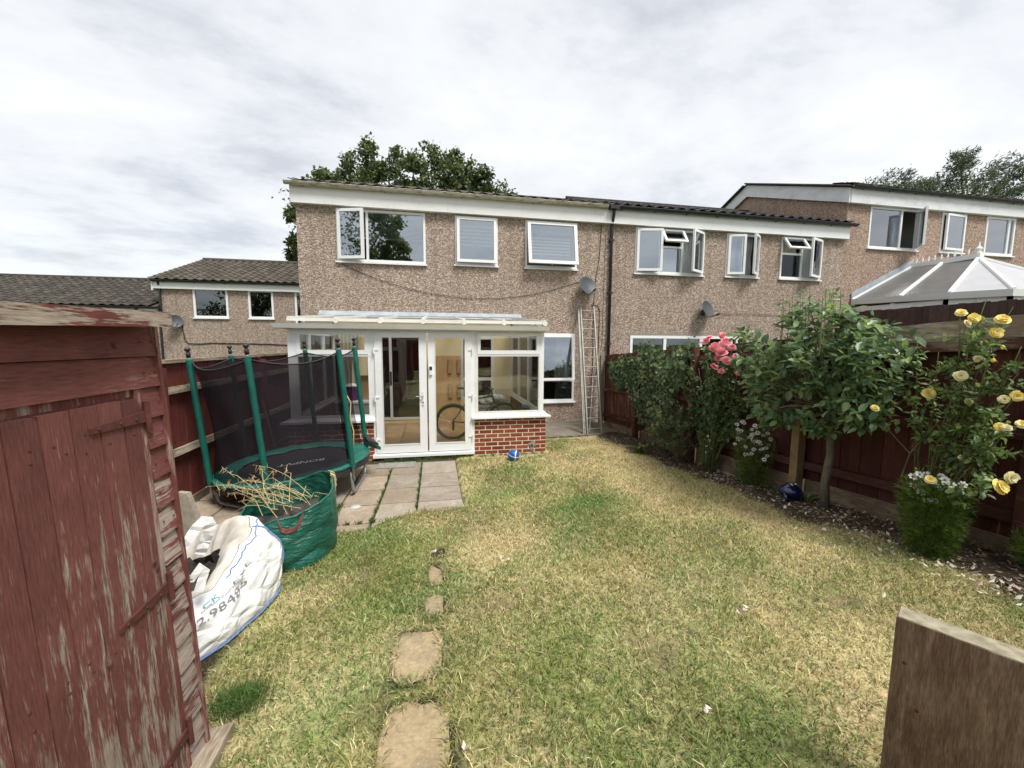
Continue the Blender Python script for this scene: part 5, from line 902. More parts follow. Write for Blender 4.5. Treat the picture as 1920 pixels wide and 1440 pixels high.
# weathered post end at the lower right
t = thing('timber_post', (1.55, .9, .35), 'thick weathered timber post end in the lower right corner', 'post')
A_ = np.array([1.506, .986, 0]); Bv = np.array([.131, -.228, 0])/np.linalg.norm([.131, -.228]); Nv = np.array([-Bv[1], Bv[0], 0])*1.0; Nv = np.array([.228, .131, 0])/.263; L_, T_ = .50, .088
prm = [A_, A_+Bv*L_, A_+Bv*L_+Nv*T_, A_+Nv*T_]; b0 = [q+[0, 0, .28] for q in prm]; b1 = [q+[0, 0, 1.083] for q in prm]; MB().hexa(b0+b1).build('timber', MT['post'], t, fix=True, loc=tuple(A_+[0, 0, .7]))
ns = 12; nt_ = 5
tp = MB(); fn = lambda u, v: A_+Bv*(.004+u*(L_-.008))+Nv*(.004+v*(T_-.008))+np.array([0, 0, 1.0845+.006*math.sin(u*math.pi)*math.sin(v*math.pi)+.0006*math.sin(u*40+v*9)]); tp.grid(fn, np.linspace(0, 1, 40), np.linspace(0, 1, 9)); tp.build('lichen_top', MT['post_top'], t, smooth=True, fix=True)
for u, z in ((.030, .935), (.070, .79)): MB().lathe([(.001, .002), (.005, .0015), (.006, -.004)], A_+Bv*u+[0, 0, z]-Nv*.0005, 10, -Nv, False).build('nail', MT['rust'], t)
# ------------------------------------------------------------------ trampoline
T0 = np.array([-1.859, 5.728, .352]); ta, tb = .02, -.074; Rx = np.array(Matrix.Rotation(ta, 3, 'X')); Ry = np.array(Matrix.Rotation(tb, 3, 'Y')); TQ = Rx@Ry
def tw(p): return T0+TQ@np.array(p, float)
T = thing('trampoline', (T0[0], T0[1], 0), 'small round trampoline with green poles and black safety net', 'trampoline'); PH = math.radians(209.456); RR = .89; ZR = .035; PL = 1.60
def cp_(a, r, z): return tw((r*math.cos(a), r*math.sin(a), z))
MB().tube([cp_(a, RR, ZR-.01) for a in np.linspace(0, 2*math.pi, 65)], .021, 8, False).build('frame_ring', MT['galv'], T, smooth=True)
MB().grid(lambda u, v: cp_(u, v, ZR-.012-.02*(1-(v/.71)**2)), np.linspace(0, 2*math.pi, 48, endpoint=False), [.001, .2, .4, .6, .69, .71], True, True).build('jump_mat', MT['mat'], T, smooth=True)
pad = MB(); prof = [(.665, .004), (.675, .014), (.80, .024), (.90, .022), (.935, .012), (.940, -.006), (.925, -.012)]
pad.grid(lambda u, v: cp_(u, prof[v][0]*(1+.006*math.sin(u*17)+.004*math.sin(u*31)), ZR+prof[v][1]+.006*math.sin(u*11+v)+.004*math.sin(u*29)), np.linspace(0, 2*math.pi, 96, endpoint=False), range(7), True, True); pad.build('safety_pad', MT['tr_pad'], T, smooth=True)
MB().grid(lambda u, v: cp_(u, .928+.006*v, ZR+.0-.085*v+.012*math.sin(u*9)*v), np.linspace(0, 2*math.pi, 72, endpoint=False), (0, .5, 1), True).build('pad_skirt', MT['mat'], T, smooth=True)
pa = [PH+i*math.pi/3 for i in range(6)]; RP = .945
for a in pa:
    po = MB().tube([cp_(a, RP, -.10), cp_(a, RP, PL-.06)], .017, 8).build('pole', MT['galv'], T, smooth=True)
    sl2 = MB(); n = 10
    def sf(u, v): r = .034*(1+.05*math.sin(3*u+v*23)+.04*math.sin(v*61+u)); return cp_(a, RP, 0)*0+tw((RP*math.cos(a)+r*math.cos(u), RP*math.sin(a)+r*math.sin(u), .0+v*(PL-.10)))
    sl2.grid(sf, np.linspace(0, 2*math.pi, n, endpoint=False), np.linspace(0, 1, 26), True); sl2.add([sf(u, 1) for u in np.linspace(0, 2*math.pi, n, endpoint=False)]+[tw((RP*math.cos(a), RP*math.sin(a), PL-.07))], [(i, (i+1) % n, n) for i in range(n)]); sl2.build('foam_sleeve', MT['tr_green'], po, smooth=True)
    MB().lathe([(.022, 0), (.024, .045), (.016, .055), (.016, .07), (.03, .085), (.031, .10), (.018, .112)], cp_(a, RP, PL-.07), 12, TQ@np.array([0, 0, 1.0])).build('pole_cap', MT['black'], po, smooth=True)
for i, j in ((0, 1), (2, 3), (4, 5)):
    a, b = pa[i], pa[j]; f0, f1 = cp_(a, RR, ZR-.02), cp_(b, RR, ZR-.02); g0, g1 = cp_(a, RR*1.02, -.2), cp_(b, RR*1.02, -.2); g0[2] = max(g0[2], .16); g1[2] = max(g1[2], .16); fl_ = .045
    m0 = g0*.82+g1*.18; m1 = g0*.18+g1*.82; m0[2] = m1[2] = fl_; p0 = g0*.96+g1*.04; p1 = g1*.96+g0*.04; p0[2] = p1[2] = fl_+.03; q0 = g0*.9+g1*.1; q1 = g1*.9+g0*.1; q0[2] = q1[2] = fl_+.006
    MB().tube([f0, g0, p0, q0, m0, m1, q1, p1, g1, f1], .021, 8).build('leg', MT['galv'], T, smooth=True)
    for a_ in (a, b): MB().tube([cp_(a_, RP, .02), cp_(a_, RP, -.17)], .015, 8).build('pole_socket', MT['galv'], T, smooth=True)
# net: front (poles 0-1-2) and back (3-4-5-0), open between 2 and 3
def netseg(i0, i1, tuck0=0.0, tuck1=0.0):
    a0, a1 = PH+i0*math.pi/3, PH+i1*math.pi/3
    def f(u, v):
        a = a0+(a1-a0)*u; r = .90-.06*math.sin(v*math.pi)-.05*abs(math.sin(u*math.pi))*(1-v)*.4-.012*math.sin(u*13+v*5); top = PL-.13-.09*math.sin(u*math.pi); x = cp_(a, (RP-.02)*(v > .98)+r*(v <= .98) if False else r+(RP-.03-r)*max(0, (v-.85)/.15), ZR+.03+(top-ZR-.03)*v); return x
    MB().grid(f, np.linspace(0, 1, 17), np.linspace(0, 1, 13)).build('net', MT['net'], T, smooth=True)
    MB().tube([f(u, 1.0) for u in np.linspace(0, 1, 17)], .009, 6).build('net_rope', MT['mat'], T, smooth=True)
for i0 in (0, 1, 3, 4, 5): netseg(i0, i0+1)
# gathered net edge tied at the opening, and dangling cord
q = pa[2]; MB().tube([cp_(q+.05, .86, PL-.16), cp_(q+.10, .84, 1.1), cp_(q+.07, .85, .75), cp_(q+.09, .84, .4), cp_(q+.06, .86, ZR+.06)], [.02, .045, .05, .04, .03], 9).build('gathered_net', MT['net'], T, smooth=True)
MB().tube([cp_(q+.10, .87, 1.0), cp_(q+.13, .93, .82), cp_(q+.09, .92, .62), cp_(q+.12, .93, .45), cp_(q+.05, .95, .25)], .008, 6).build('cord', MT['straw'], T, smooth=True)
# torn flap of pad hanging on the right
fp = [cp_(pa[3]-.25, .93, .12), cp_(pa[3]+.1, .95, .13), cp_(pa[3]+.1, 1.06, .07), cp_(pa[3]-.25, 1.10, .03)]; MB().prism([np.array(p) for p in fp], (0, 0, -.05)).build('loose_pad', MT['tr_green'], T, fix=True); fp = [cp_(pa[3]-.3, .93, .17), cp_(pa[3]+.06, .95, .19), cp_(pa[3]+.06, 1.05, .13), cp_(pa[3]-.3, 1.07, .10)]; MB().prism([np.array(p) for p in fp], (0, 0, -.03)).build('loose_skirt', MT['mat'], T, fix=True)
def text_obj(name, s, size, fn, mat_, parent, loc=None, sx_=1.0, sub=1):
    cu = bpy.data.curves.new('tmp', 'FONT'); cu.body = s; cu.size = size; cu.resolution_u = 3; ob = bpy.data.objects.new('tmp', cu); COL.objects.link(ob); bpy.context.view_layer.update()
    me = bpy.data.meshes.new_from_object(ob.evaluated_get(bpy.context.evaluated_depsgraph_get())); bpy.data.objects.remove(ob); bpy.data.curves.remove(cu)
    bm = bmesh.new(); bm.from_mesh(me); bmesh.ops.triangulate(bm, faces=bm.faces[:])
    for _ in range(sub): bmesh.ops.subdivide_edges(bm, edges=[e for e in bm.edges if e.calc_length() > size*.18], cuts=1, use_grid_fill=True)
    L = org(parent) if loc is None else np.array(loc)
    for v in bm.verts: v.co = Vector(tuple(np.array(fn(v.co.x*sx_, v.co.y))-L))
    bmesh.ops.recalc_face_normals(bm, faces=bm.faces[:]); bm.to_mesh(me); bm.free(); me.name = name; me.materials.clear(); me.materials.append(mat_); o = place(name, me, None, parent, L); return o
tl0 = .22; th_ = math.radians(188)
text_obj('mat_lettering', 'BONPVT', .15, lambda x, y: tw((.02+(x-.33)*math.cos(th_)-(y-.05)*math.sin(th_), .02+(x-.33)*math.sin(th_)+(y-.04)*math.cos(th_), ZR-.027)), MT['print'], T, sub=0)
gl_ = PG(666, 950); t = MB().lathe([(.065, 0), (.07, .012), (.05, .028), (.03, .03), (.001, .03)], (gl_[0], gl_[1], .008), 14).build('plastic_lid', MT['eye'], smooth=True, loc=(gl_[0], gl_[1], .008)); tag(t, 'clear domed plastic lid on the patio by trampoline leg', 'lid')
# ------------------------------------------------------------------ green garden sack
GC = np.array([-1.30, 3.70, 0]); gz0 = float(g(-1.3, 3.7)); t = thing('garden_sack', (GC[0], GC[1], gz0), 'green garden waste sack with red handles full of dry stalks', 'sack')
def gsack(u, v, off=0.0):
    c, s = math.cos(u), math.sin(u); r = .365*(1+.07*math.sin(v*3.1))*(1-.05*(1-v))+.009*math.sin(u*5+v*4)+.012*abs(math.sin(u*4-v*7+2*math.sin(u)))*v+.018*abs(math.sin(v*9+2.5*math.sin(u*2)))*(1-v)*1.5+.004*math.sin(u*23+v*3)
    if v < .08: r *= .93+.07*v/.08
    top = .53+.10*c+.08*s+.02*math.sin(3*u); r += off
    return np.array([GC[0]+r*c+.02*v, GC[1]+r*s*.96, gz0+.0+v*top+(.01*math.sin(u*7) if v > .9 else 0)])
U = np.linspace(0, 2*math.pi, 96, endpoint=False); MB().grid(gsack, U, np.linspace(0, 1, 44), True).build('sack_wall', MT['tarp'], t, smooth=True); MB().grid(lambda u, v: gsack(u, v, -.012), U, np.linspace(.35, 1, 14), True, True).build('sack_lining', MT['tarp'], t, smooth=True)
MB().tube([gsack(u, 1.0, -.004) for u in np.linspace(0, 2*math.pi, 80)], .010, 6, False).build('rim_hem', MT['tarp'], t, smooth=True)
MB().grid(lambda u, v: np.array([GC[0]+v*.335*math.cos(u), GC[1]+v*.32*math.sin(u), gz0+.34+.06*math.sin(7*u)*v+.08*(1-v)+.05*math.cos(u)]), np.linspace(0, 2*math.pi, 24, endpoint=False), (.01, .3, .6, 1.0), True).build('garden_waste', MT['rubble'], t)
for uc in (-1.25, 1.7):
    pts = [gsack(uc-.22, .97, .008), gsack(uc-.16, .86, .014), gsack(uc-.05, .79, .022), gsack(uc+.10, .80, .022), gsack(uc+.22, .90, .014), gsack(uc+.26, 1.0, .008)]; hb = MB()
    for p, q_ in zip(pts[:-1], pts[1:]): hb.hexa([p+[0,0,-.018], q_+[0,0,-.018], q_+[.004,.004,-.018], p+[.004,.004,-.018], p+[0,0,.018], q_+[0,0,.018], q_+[.004,.004,.018], p+[.004,.004,.018]])
    hb.build('handle', MT['strap'], t, fix=True)
sk_ = MB(); r_ = np.random.default_rng(5)
e1_ = PY(405, 898, 3.8)
for k in range(34):
    s0 = np.array([GC[0]+r_.uniform(-.2, .25), GC[1]+r_.uniform(-.2, .15), gz0+.50+r_.uniform(-.06, .06)]); e_ = e1_+np.array([r_.uniform(0, .5), r_.normal(0, .10), r_.normal(-.04, .06)]) if k < 22 else s0+np.array([r_.uniform(-.3, .2), r_.uniform(-.15, .1), r_.uniform(-.02, .12)])
    md = (s0+e_)/2+[0, 0, r_.uniform(.0, .08)]+r_.normal(0, .03, 3); m1_ = (s0+md)/2+r_.normal(0, .018, 3); m2_ = (md+e_)/2+r_.normal(0, .022, 3); e_ = e_+[0, 0, -r_.uniform(0, .06)]; sk_.tube([s0, m1_, md, m2_, e_], [.0028, .0026, .0022, .0016, .0008], 4, False)
    if k < 22:
        for _ in range(9): b_ = m2_+(e_-m2_)*r_.uniform(0, 1); sk_.tube([b_, b_+np.array([r_.normal(0, .022), r_.normal(0, .022), r_.normal(-.012, .03)])], [.0024, .0008], 3, False)
for k in range(14):
    u_ = r_.uniform(.1, .6); s0 = gsack(u_, .99, .0); sk_.tube([s0+[-.03, 0, .04], s0+[.005, 0, .02], s0+[r_.uniform(0, .02), r_.normal(0, .02), -r_.uniform(.02, .12)]], .003, 4, False)
sk_.build('dry_stalks', MT['straw'], t, kind='stuff')
# ------------------------------------------------------------------ white bulk bag
WC = np.array([-1.63, 2.84, 0]); wz = float(g(-1.4, 2.8))-.005; WB = thing('bulk_bag', (WC[0], WC[1], wz), 'large white woven rubble bag with printed lettering slumped beside the shed', 'bulk bag')
EXP = 3.4; CPH, SPH = math.cos(-.33), math.sin(-.33); wa, wb_ = .43, .45
def wbag_(th, v, off=0.0):
    c, s = math.cos(th), math.sin(th); q = (abs(c)**EXP+abs(s)**EXP)**(-1/EXP)
    hp = .33+.20*max(0, math.cos(th-1.35))**2+.05*math.sin(2*th+.5)
    r = 1.04+.04*math.sin(min(v, 1)*2.6)-.26*v*v
    wr = .020*math.sin(5*th+9*v)+.016*math.sin(13*th-7*v+2*math.sin(3*v))+.034*abs(math.sin(3*th+6.5*v+1.5*math.sin(4*th)))+.018*abs(math.sin(7*th-11*v+2*math.sin(2*th)))+.006*math.sin(29*th+11*v)
    if v < .1: r *= .96+.04*v/.1
    r += off/.44+wr*min(1, v*5)*(1.0)
    return np.array([WC[0]+(wa*q*c*r)*CPH-(wb_*q*s*r)*SPH-.07*v*v, WC[1]+(wa*q*c*r)*SPH+(wb_*q*s*r)*CPH+.05*v, wz+hp*math.sin(min(v, 1)*math.pi/2)**.9+.012*math.sin(7*th)*v])
U = np.linspace(0, 2*math.pi, 140, endpoint=False); MB().grid(wbag_, U, np.linspace(0, 1, 50), True).build('bag_wall', MT['sack'], WB, smooth=True)
MB().grid(lambda u, v: wbag_(u, 1.0, -.004-.15*v)+np.array([.02*math.sin(5*u)*v, 0, (.04*v*(1-v)*4-.16*v*v)+.02*math.sin(4*u)*v]), U, np.linspace(0, 1, 8), True).build('folded_rim', MT['sack_in'], WB, smooth=True)
MB().grid(lambda u, v: (wbag_(u, 1.0, -.14)*v+np.array([WC[0]-.07, WC[1]+.05, wz+.34])*(1-v))*[1,1,0]+np.array([0, 0, wz+.24+.04*math.sin(6*u)*v+.03*math.sin(11*u+3)*v]), np.linspace(0, 2*math.pi, 40, endpoint=False), (.01, .35, .7, 1.0), True).build('rubble', MT['rubble'], WB)
def wth(y): s_ = (y-WC[1])/wb_*.95; return math.atan2(s_*abs(1.0), 1.0) if abs(s_) <= 1 else math.copysign(.8, s_)
for (a, b) in ((-.78, 1), (.80, 1)):
    pts = [wbag_(a, v, .006) for v in np.linspace(.02, 1, 30)]; MB().tube(pts, .007, 6).build('stitched_seam', MT['blue_thread'], WB)
MB().tube([wbag_(u, .06+.004*math.sin(u*60), .008) for u in np.linspace(-1.4, 1.0, 60)], .007, 6).build('stitched_seam', MT['blue_thread'], WB); MB().tube([wbag_(u, .93+.01*math.sin(u*50), .006) for u in np.linspace(-.1, .95, 40)], .005, 6).build('stitched_seam', MT['blue_thread'], WB)
def onbag(y0, v0): return lambda x, y: wbag_(wth(y0+x), v0+y/.62, .014)
text_obj('lettering_c', 'CK', .075, onbag(2.56, .72), MT['ink_teal'], WB, sx_=1.3, sub=1); text_obj('lettering_e', 'EXE', .072, onbag(2.78, .72), MT['ink_grey'], WB, sx_=1.35, sub=1); text_obj('number', '02.98485', .10, onbag(2.44, .53), MT['ink_grey'], WB, sx_=1.15, sub=1)
text_obj('small_print', 'IIIIIMIIIIMIIIIIMIIIIMI', .026, onbag(2.54, .685), MT['ink_grey'], WB, sx_=1.6, sub=0)
def strap(pts, w, mat_, par):
    mb = MB(); pts = [np.array(p) for p in pts]; L = []
    for i, p in enumerate(pts):
        tn = pts[min(i+1, len(pts)-1)]-pts[max(0, i-1)]; sd_ = np.cross(tn, [.3, -1, .2]); sd_ /= np.linalg.norm(sd_)+1e-9; L.append((p-sd_*w/2, p+sd_*w/2))
    for (a, b), (c, d) in zip(L[:-1], L[1:]): mb.add([a, b, d, c], [(0,1,2,3)]); mb.add([a+[0,.004,0], b+[0,.004,0], d+[0,.004,0], c+[0,.004,0]], [(3,2,1,0)])
    return mb.build('lifting_loop', mat_, par, smooth=True)
q0 = PY(352, 1015, 2.75); q1 = PY(383, 975, 2.8); q2 = PY(396, 985, 2.8); q3 = PY(375, 1040, 2.8); strap([q0+[-.1, 0, -.05], q0, (q0+q1)/2+[0, 0, .015], q1, (q1+q2)/2+[0, 0, .012], q2, (q2+q3)/2, q3], .06, MT['sack'], WB)
q0 = PY(360, 1085, 2.45); q1 = PY(377, 1062, 2.5); q2 = PY(384, 1070, 2.5); q3 = PY(372, 1110, 2.45); strap([q0+[-.1, 0, 0], q0, q1, q2, q3], .045, MT['sack'], WB)
# ------------------------------------------------------------------ plants
LT_OVAL = (np.array([[0,0,0],[.30,.24,.05],[.68,.23,.05],[1,0,-.08],[.68,-.23,.05],[.30,-.24,.05],[.5,0,-.02]]), np.array([[0,1,6],[1,2,6],[2,3,6],[3,4,6],[4,5,6],[5,0,6]]))
LT_IVY = (np.array([[0,0,0],[.1,.42,.03],[.45,.30,.04],[.55,.52,.0],[.7,.2,.04],[1,0,-.06],[.7,-.2,.04],[.55,-.52,.0],[.45,-.30,.04],[.1,-.42,.03],[.42,0,-.03]]), np.array([[i, (i+1) % 10, 10] for i in range(10)]))
LT_DIA = (np.array([[0,0,0],[.45,.32,.07],[1,0,-.05],[.45,-.32,.07]]), np.array([[0,1,2],[0,2,3]]))
LT_LANCE = (np.array([[0,0,0],[.4,.13,.04],[1,0,-.10],[.4,-.13,.04]]), np.array([[0,1,2],[0,2,3]]))
def unit(a): return a/(np.linalg.norm(a, axis=-1, keepdims=True)+1e-9)
def frames(D, N):
    D = unit(D); Y = unit(np.cross(N, D)); Z = np.cross(D, Y); return D, Y, Z
def emit(P, D, N, S, tpl):
    tv, tf = tpl; X, Y, Z = frames(D, N); n = len(P); k = len(tv)
    V = P[:, None, :]+S[:, None, None]*(tv[None, :, 0, None]*X[:, None, :]+tv[None, :, 1, None]*Y[:, None, :]+tv[None, :, 2, None]*Z[:, None, :])
    F = (np.arange(n)*k)[:, None, None]+tf[None]; return V.reshape(-1, 3), F.reshape(-1, 3), np.repeat(rng.uniform(size=n), k)
def leaf_part(name, P, D, N, S, tpl, mat_, parent, kind='stuff', bias=None):
    V, F, r = emit(P, D, N, S, tpl)
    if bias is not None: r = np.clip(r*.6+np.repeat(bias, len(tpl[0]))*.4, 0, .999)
    L = org(parent); me = npmesh(name, V-L, F, mat_, 3, rnd=r, smooth=False); o = place(name, me, None, parent, L); o['kind'] = kind; return o
def leaf_objs(name, P, D, N, S, tpl, mat_, parent, n_each=300):
    """the leaves nearest the camera as objects of their own, the rest as one part"""
    d = np.linalg.norm(P-CAMP, axis=1)-S*6; o = np.argsort(d); near, rest = o[:n_each], o[n_each:]
    me = MB().add([tuple(v) for v in tpl[0]], [tuple(f) for f in tpl[1]]).mesh(name, mat_, smooth=False); X, Y, Z = frames(D, N); L = org(parent)
    for i in near:
        ob = bpy.data.objects.new(name, me); COL.objects.link(ob); ob.parent = parent; p = P[i]-L; s = S[i]
        ob.matrix_local = Matrix(((X[i][0]*s, Y[i][0]*s, Z[i][0]*s, p[0]), (X[i][1]*s, Y[i][1]*s, Z[i][1]*s, p[1]), (X[i][2]*s, Y[i][2]*s, Z[i][2]*s, p[2]), (0, 0, 0, 1)))
    if len(rest): leaf_part('leaves', P[rest], D[rest], N[rest], S[rest], tpl, mat_, parent)
def rdir(n): return unit(rng.normal(size=(n, 3)))
def twig_leaves(starts, dirs, lens, per, spread=.5, size=(.05, .08), droop=.2):
    """leaves set alternately along straight twigs"""
    P, D, N, S = [], [], [], []
    for s, d, l in zip(starts, dirs, lens):
        d = d/np.linalg.norm(d); a = np.cross(d, [0, 0, 1.0]); a /= np.linalg.norm(a)+1e-9; b = np.cross(d, a); ph = rng.uniform(0, 6.28)
        for k in range(per):
            u = (k+.6)/per; an = ph+k*2.4; o = a*math.cos(an)+b*math.sin(an); ld = d*.5+o*1.0+np.array([0, 0, -droop])+rng.normal(0, spread*.3, 3); nn = np.array([0, 0, 1.0])+.6*o+rng.normal(0, spread*.5, 3)+np.array([0, -.35, 0])
            P.append(s+d*l*u); D.append(ld); N.append(nn); S.append(rng.uniform(*size)*(1-.35*(u > .85)))
    return np.array(P), np.array(D), np.array(N), np.array(S)
def crown(centers, radii, per_clump, sub, leafsize, flat=1.0):
    P, D, N, B = [], [], [], []
    for c, r in zip(centers, radii):
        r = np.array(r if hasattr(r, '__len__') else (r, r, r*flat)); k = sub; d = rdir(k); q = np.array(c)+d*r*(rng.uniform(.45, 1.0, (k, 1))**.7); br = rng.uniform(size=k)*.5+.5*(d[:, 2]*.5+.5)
        m = per_clump//k
        for j in range(k):
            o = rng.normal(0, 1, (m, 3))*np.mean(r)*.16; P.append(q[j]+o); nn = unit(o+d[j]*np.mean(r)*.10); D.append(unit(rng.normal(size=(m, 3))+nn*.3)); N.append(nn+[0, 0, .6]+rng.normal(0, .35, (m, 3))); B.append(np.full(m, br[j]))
    P, D, N, B = map(np.concatenate, (P, D, N, B)); S = rng.uniform(*leafsize, len(P)); return P, D, N, S, B
def limbs(t, base, top, r0, tips, mat_, rt=.04):
    base, top = np.array(base, float), np.array(top, float); pts = [base, base*.67+top*.33+[.04*r0*8, .03, 0], base*.33+top*.67-[.03*r0*8, 0, 0], top]; tr = MB().tube(pts, [r0*1.25, r0, r0*.85, r0*.6], 10).build('trunk', mat_, t, smooth=True)
    for tip in tips:
        tip = np.array(tip, float); u = random.uniform(.55, 1.0); s = base*(1-u)+top*u; md = s*.5+tip*.5+np.array([0, 0, .12*np.linalg.norm(tip-s)]); MB().tube([s, md, tip], [r0*.5, r0*.3, rt*.3], 7).build('limb', mat_, t, smooth=True)
# ---- oak behind the middle house
t = thing('oak_tree', (-1.2, 22, -.2), 'large oak tree rising behind the middle house roof', 'tree')
cs = [PY(x, y+(17 if y < 372 else 0), Y) for x, y, Y in ((612,322,21),(640,322,22),(668,300,22),(695,282,21.5),(702,305,22.5),(680,330,21),(735,320,22),(752,285,22),(775,305,21),(800,285,22.5),(812,318,21.5),(845,285,22),(858,305,21),(835,330,22.5),(885,310,22),(905,318,21.5),(900,345,22),(935,345,22),(948,362,21.5),(760,345,21),(860,350,21),(640,345,21.5),(553,402,21),(556,455,21.5),(553,480,22),(600,400,22.5),(700,390,23),(800,400,23),(880,400,23))]
rs = [.66*random.uniform(.8, 1.25) if i < 22 else (.38 if i < 25 else 1.5) for i in range(29)]
P, D, N, S, B = crown(cs, rs, 640, 18, (.13, .24)); leaf_part('crown', P, D, N, S, LT_DIA, MT['oak'], t, bias=B); limbs(t, (-1.2, 22, -.3), (-1.0, 22, 8.0), .38, [cs[i] for i in (2, 5, 8, 10, 13, 16, 18, 22, 23)], MT['bark'], .1)
# ---- trees behind the right-hand house
for name, lst, lab, bx in (('tree', ((1640,348),(1665,340),(1690,338),(1712,345),(1730,340),(1700,365),(1740,362)), 'low bushy tree behind the right house roof, left of taller tree', 21.8), ('tree', ((1765,330),(1785,312),(1800,292),(1808,280),(1815,330),(1840,335),(1850,318),(1878,312),(1895,300),(1910,325),(1880,345),(1830,362),(1905,360),(1930,330)), 'taller wispy tree behind the right house roof at photo edge', 26.2)):
    cs = [PY(x, y+16, random.uniform(15.5, 16.5)) for x, y in lst]; t = thing(name, (bx, 16, 1.0), lab, 'tree'); P, D, N, S, B = crown(cs, [random.uniform(.5, .8) for _ in cs], 520, 20, (.14, .24)); D = unit(D+np.array([1.0, 0, .5])); leaf_part('crown', P, D, N, S, LT_LANCE, MT['ash'], t, bias=B); limbs(t, (bx, 16, .6), (bx+.1, 16, 7.2), .22, cs[::2], MT['bark'], .06)
# ---- trees behind the viewer, seen in the window panes
for (bx, by, cx_, seed) in ((-5.6, -10, [(-5.6,-10,9.2,2.0),(-4.2,-10.4,8.0,1.3),(-6.8,-9.5,10.6,1.7),(-3.4,-10,7.1,.9),(-5.0,-10,11.4,1.4),(-7.4,-10.5,8.2,1.8),(-2.7,-10,8.6,.9),(-6.0,-10,6.6,1.5),(-3.2,-10,10.2,1.1),(-2.2,-10,7.4,.6)], 1), (-17.5, -10.5, [(-17,-10,5.5,2.4),(-15,-10,6.6,1.8),(-19.5,-10,6.0,2.2),(-17.5,-10,8.0,2.2),(-14.2,-10,4.4,1.6),(-20.5,-10,4.2,1.9),(-18,-10,3.6,2.0),(-16,-10,10,2.0),(-18.5,-10,11,2.2),(-13.5,-10,9,1.5),(-12.2,-10,11,1.3)], 2)):
    t = thing('tree', (bx, by, .3), ('leafy tree behind the viewer, mirrored in the big upstairs window', 'dense tree behind the viewer, mirrored in the left house windows')[seed-1], 'tree'); P, D, N, S, B = crown([c[:3] for c in cx_], [c[3] for c in cx_], 800, 24, (.22, .36)); leaf_part('crown', P, D, N, S, LT_DIA, MT['oak'], t, bias=B); limbs(t, (bx, by, .0), (bx, by, 7.0), .22, [c[:3] for c in cx_], MT['bark'], .08)
# ---- small fruit tree in the bed
tb_ = PG(1546, 958); t = thing('fruit_tree', tuple(tb_), 'small round-crowned fruit tree with grey trunk in the right bed', 'tree')
rng = np.random.default_rng(23)
c0 = np.array([3.93, 3.52, 1.74]); tips = []
for (lx, ly, lz, ra_, rb_, rc_, n_) in ((3.95,3.50,1.85,.42,.52,.42,95), (3.90,4.12,1.68,.34,.40,.42,62), (3.93,2.96,1.88,.30,.36,.34,52), (3.86,2.98,1.44,.28,.32,.22,34), (3.88,3.95,1.22,.26,.34,.20,34), (3.95,3.62,2.26,.24,.42,.16,34), (3.88,4.42,2.05,.2,.2,.2,14), (3.90,3.45,1.18,.22,.22,.14,16), (3.92,3.15,2.18,.2,.25,.14,14)):
    for k in range(n_):
        q = np.array([lx, ly, lz])+rdir(1)[0]*np.array([ra_, rb_, rc_])*rng.uniform(.35, 1.0)**.7; q[0] = min(q[0], 4.22); tips.append(q)
tips = np.array(tips); dirs = unit(tips-(c0-[0, 0, .35])+rng.normal(0, .25, (len(tips), 3))); P, D, N, S = twig_leaves(tips-dirs*.12, dirs, np.full(len(tips), .2), 7, .6, (.070, .132))
sh_ = np.array([[3.95+rng.normal(0, .16), 3.5+rng.normal(0, .26), 2.28+rng.uniform(-.1, .06)] for _ in range(16)]); P2, D2, N2, S2 = twig_leaves(sh_, np.tile([[.0, .05, 1.0]], (16, 1))+rng.normal(0, .2, (16, 3)), np.full(16, .26), 6, .5, (.05, .085), -.1)
for q in sh_: MB().tube([q-[0, 0, .35], q, q+[0, .012, .25]], [.005, .004, .0015], 5).build('shoot', MT['gstem'], t)
P, D, N, S = (np.concatenate(q) for q in ((P, P2), (D, D2), (N, N2), (S, S2))); leaf_objs('leaf', P, D, N, S, LT_OVAL, MT['apple'], t)
bt = tb_; tk = [bt+[0, 0, -.05], bt+[-.015, .01, .3], bt+[.01, 0, .62], bt+[.0, .02, .95], bt+[-.02, .05, 1.35]]; MB().tube(tk, [.050, .040, .036, .033, .022], 10).build('trunk', MT['bark'], t, smooth=True)
for q in tips[::16]: s_ = np.array(tk[3])*(.6)+np.array(tk[4])*.4; MB().tube([s_, s_*.45+q*.55+[0, 0, .05], q], [.014, .009, .004], 6).build('branch', MT['twig'], t, smooth=True)
for z_ in (.25, .5, .12): MB().lathe([(.001, .01), (.014, .008), (.018, -.005)], bt+[-.04, -.015, z_], 8, (-1, -.4, .2), False).build('knot', MT['bark'], t, smooth=True)
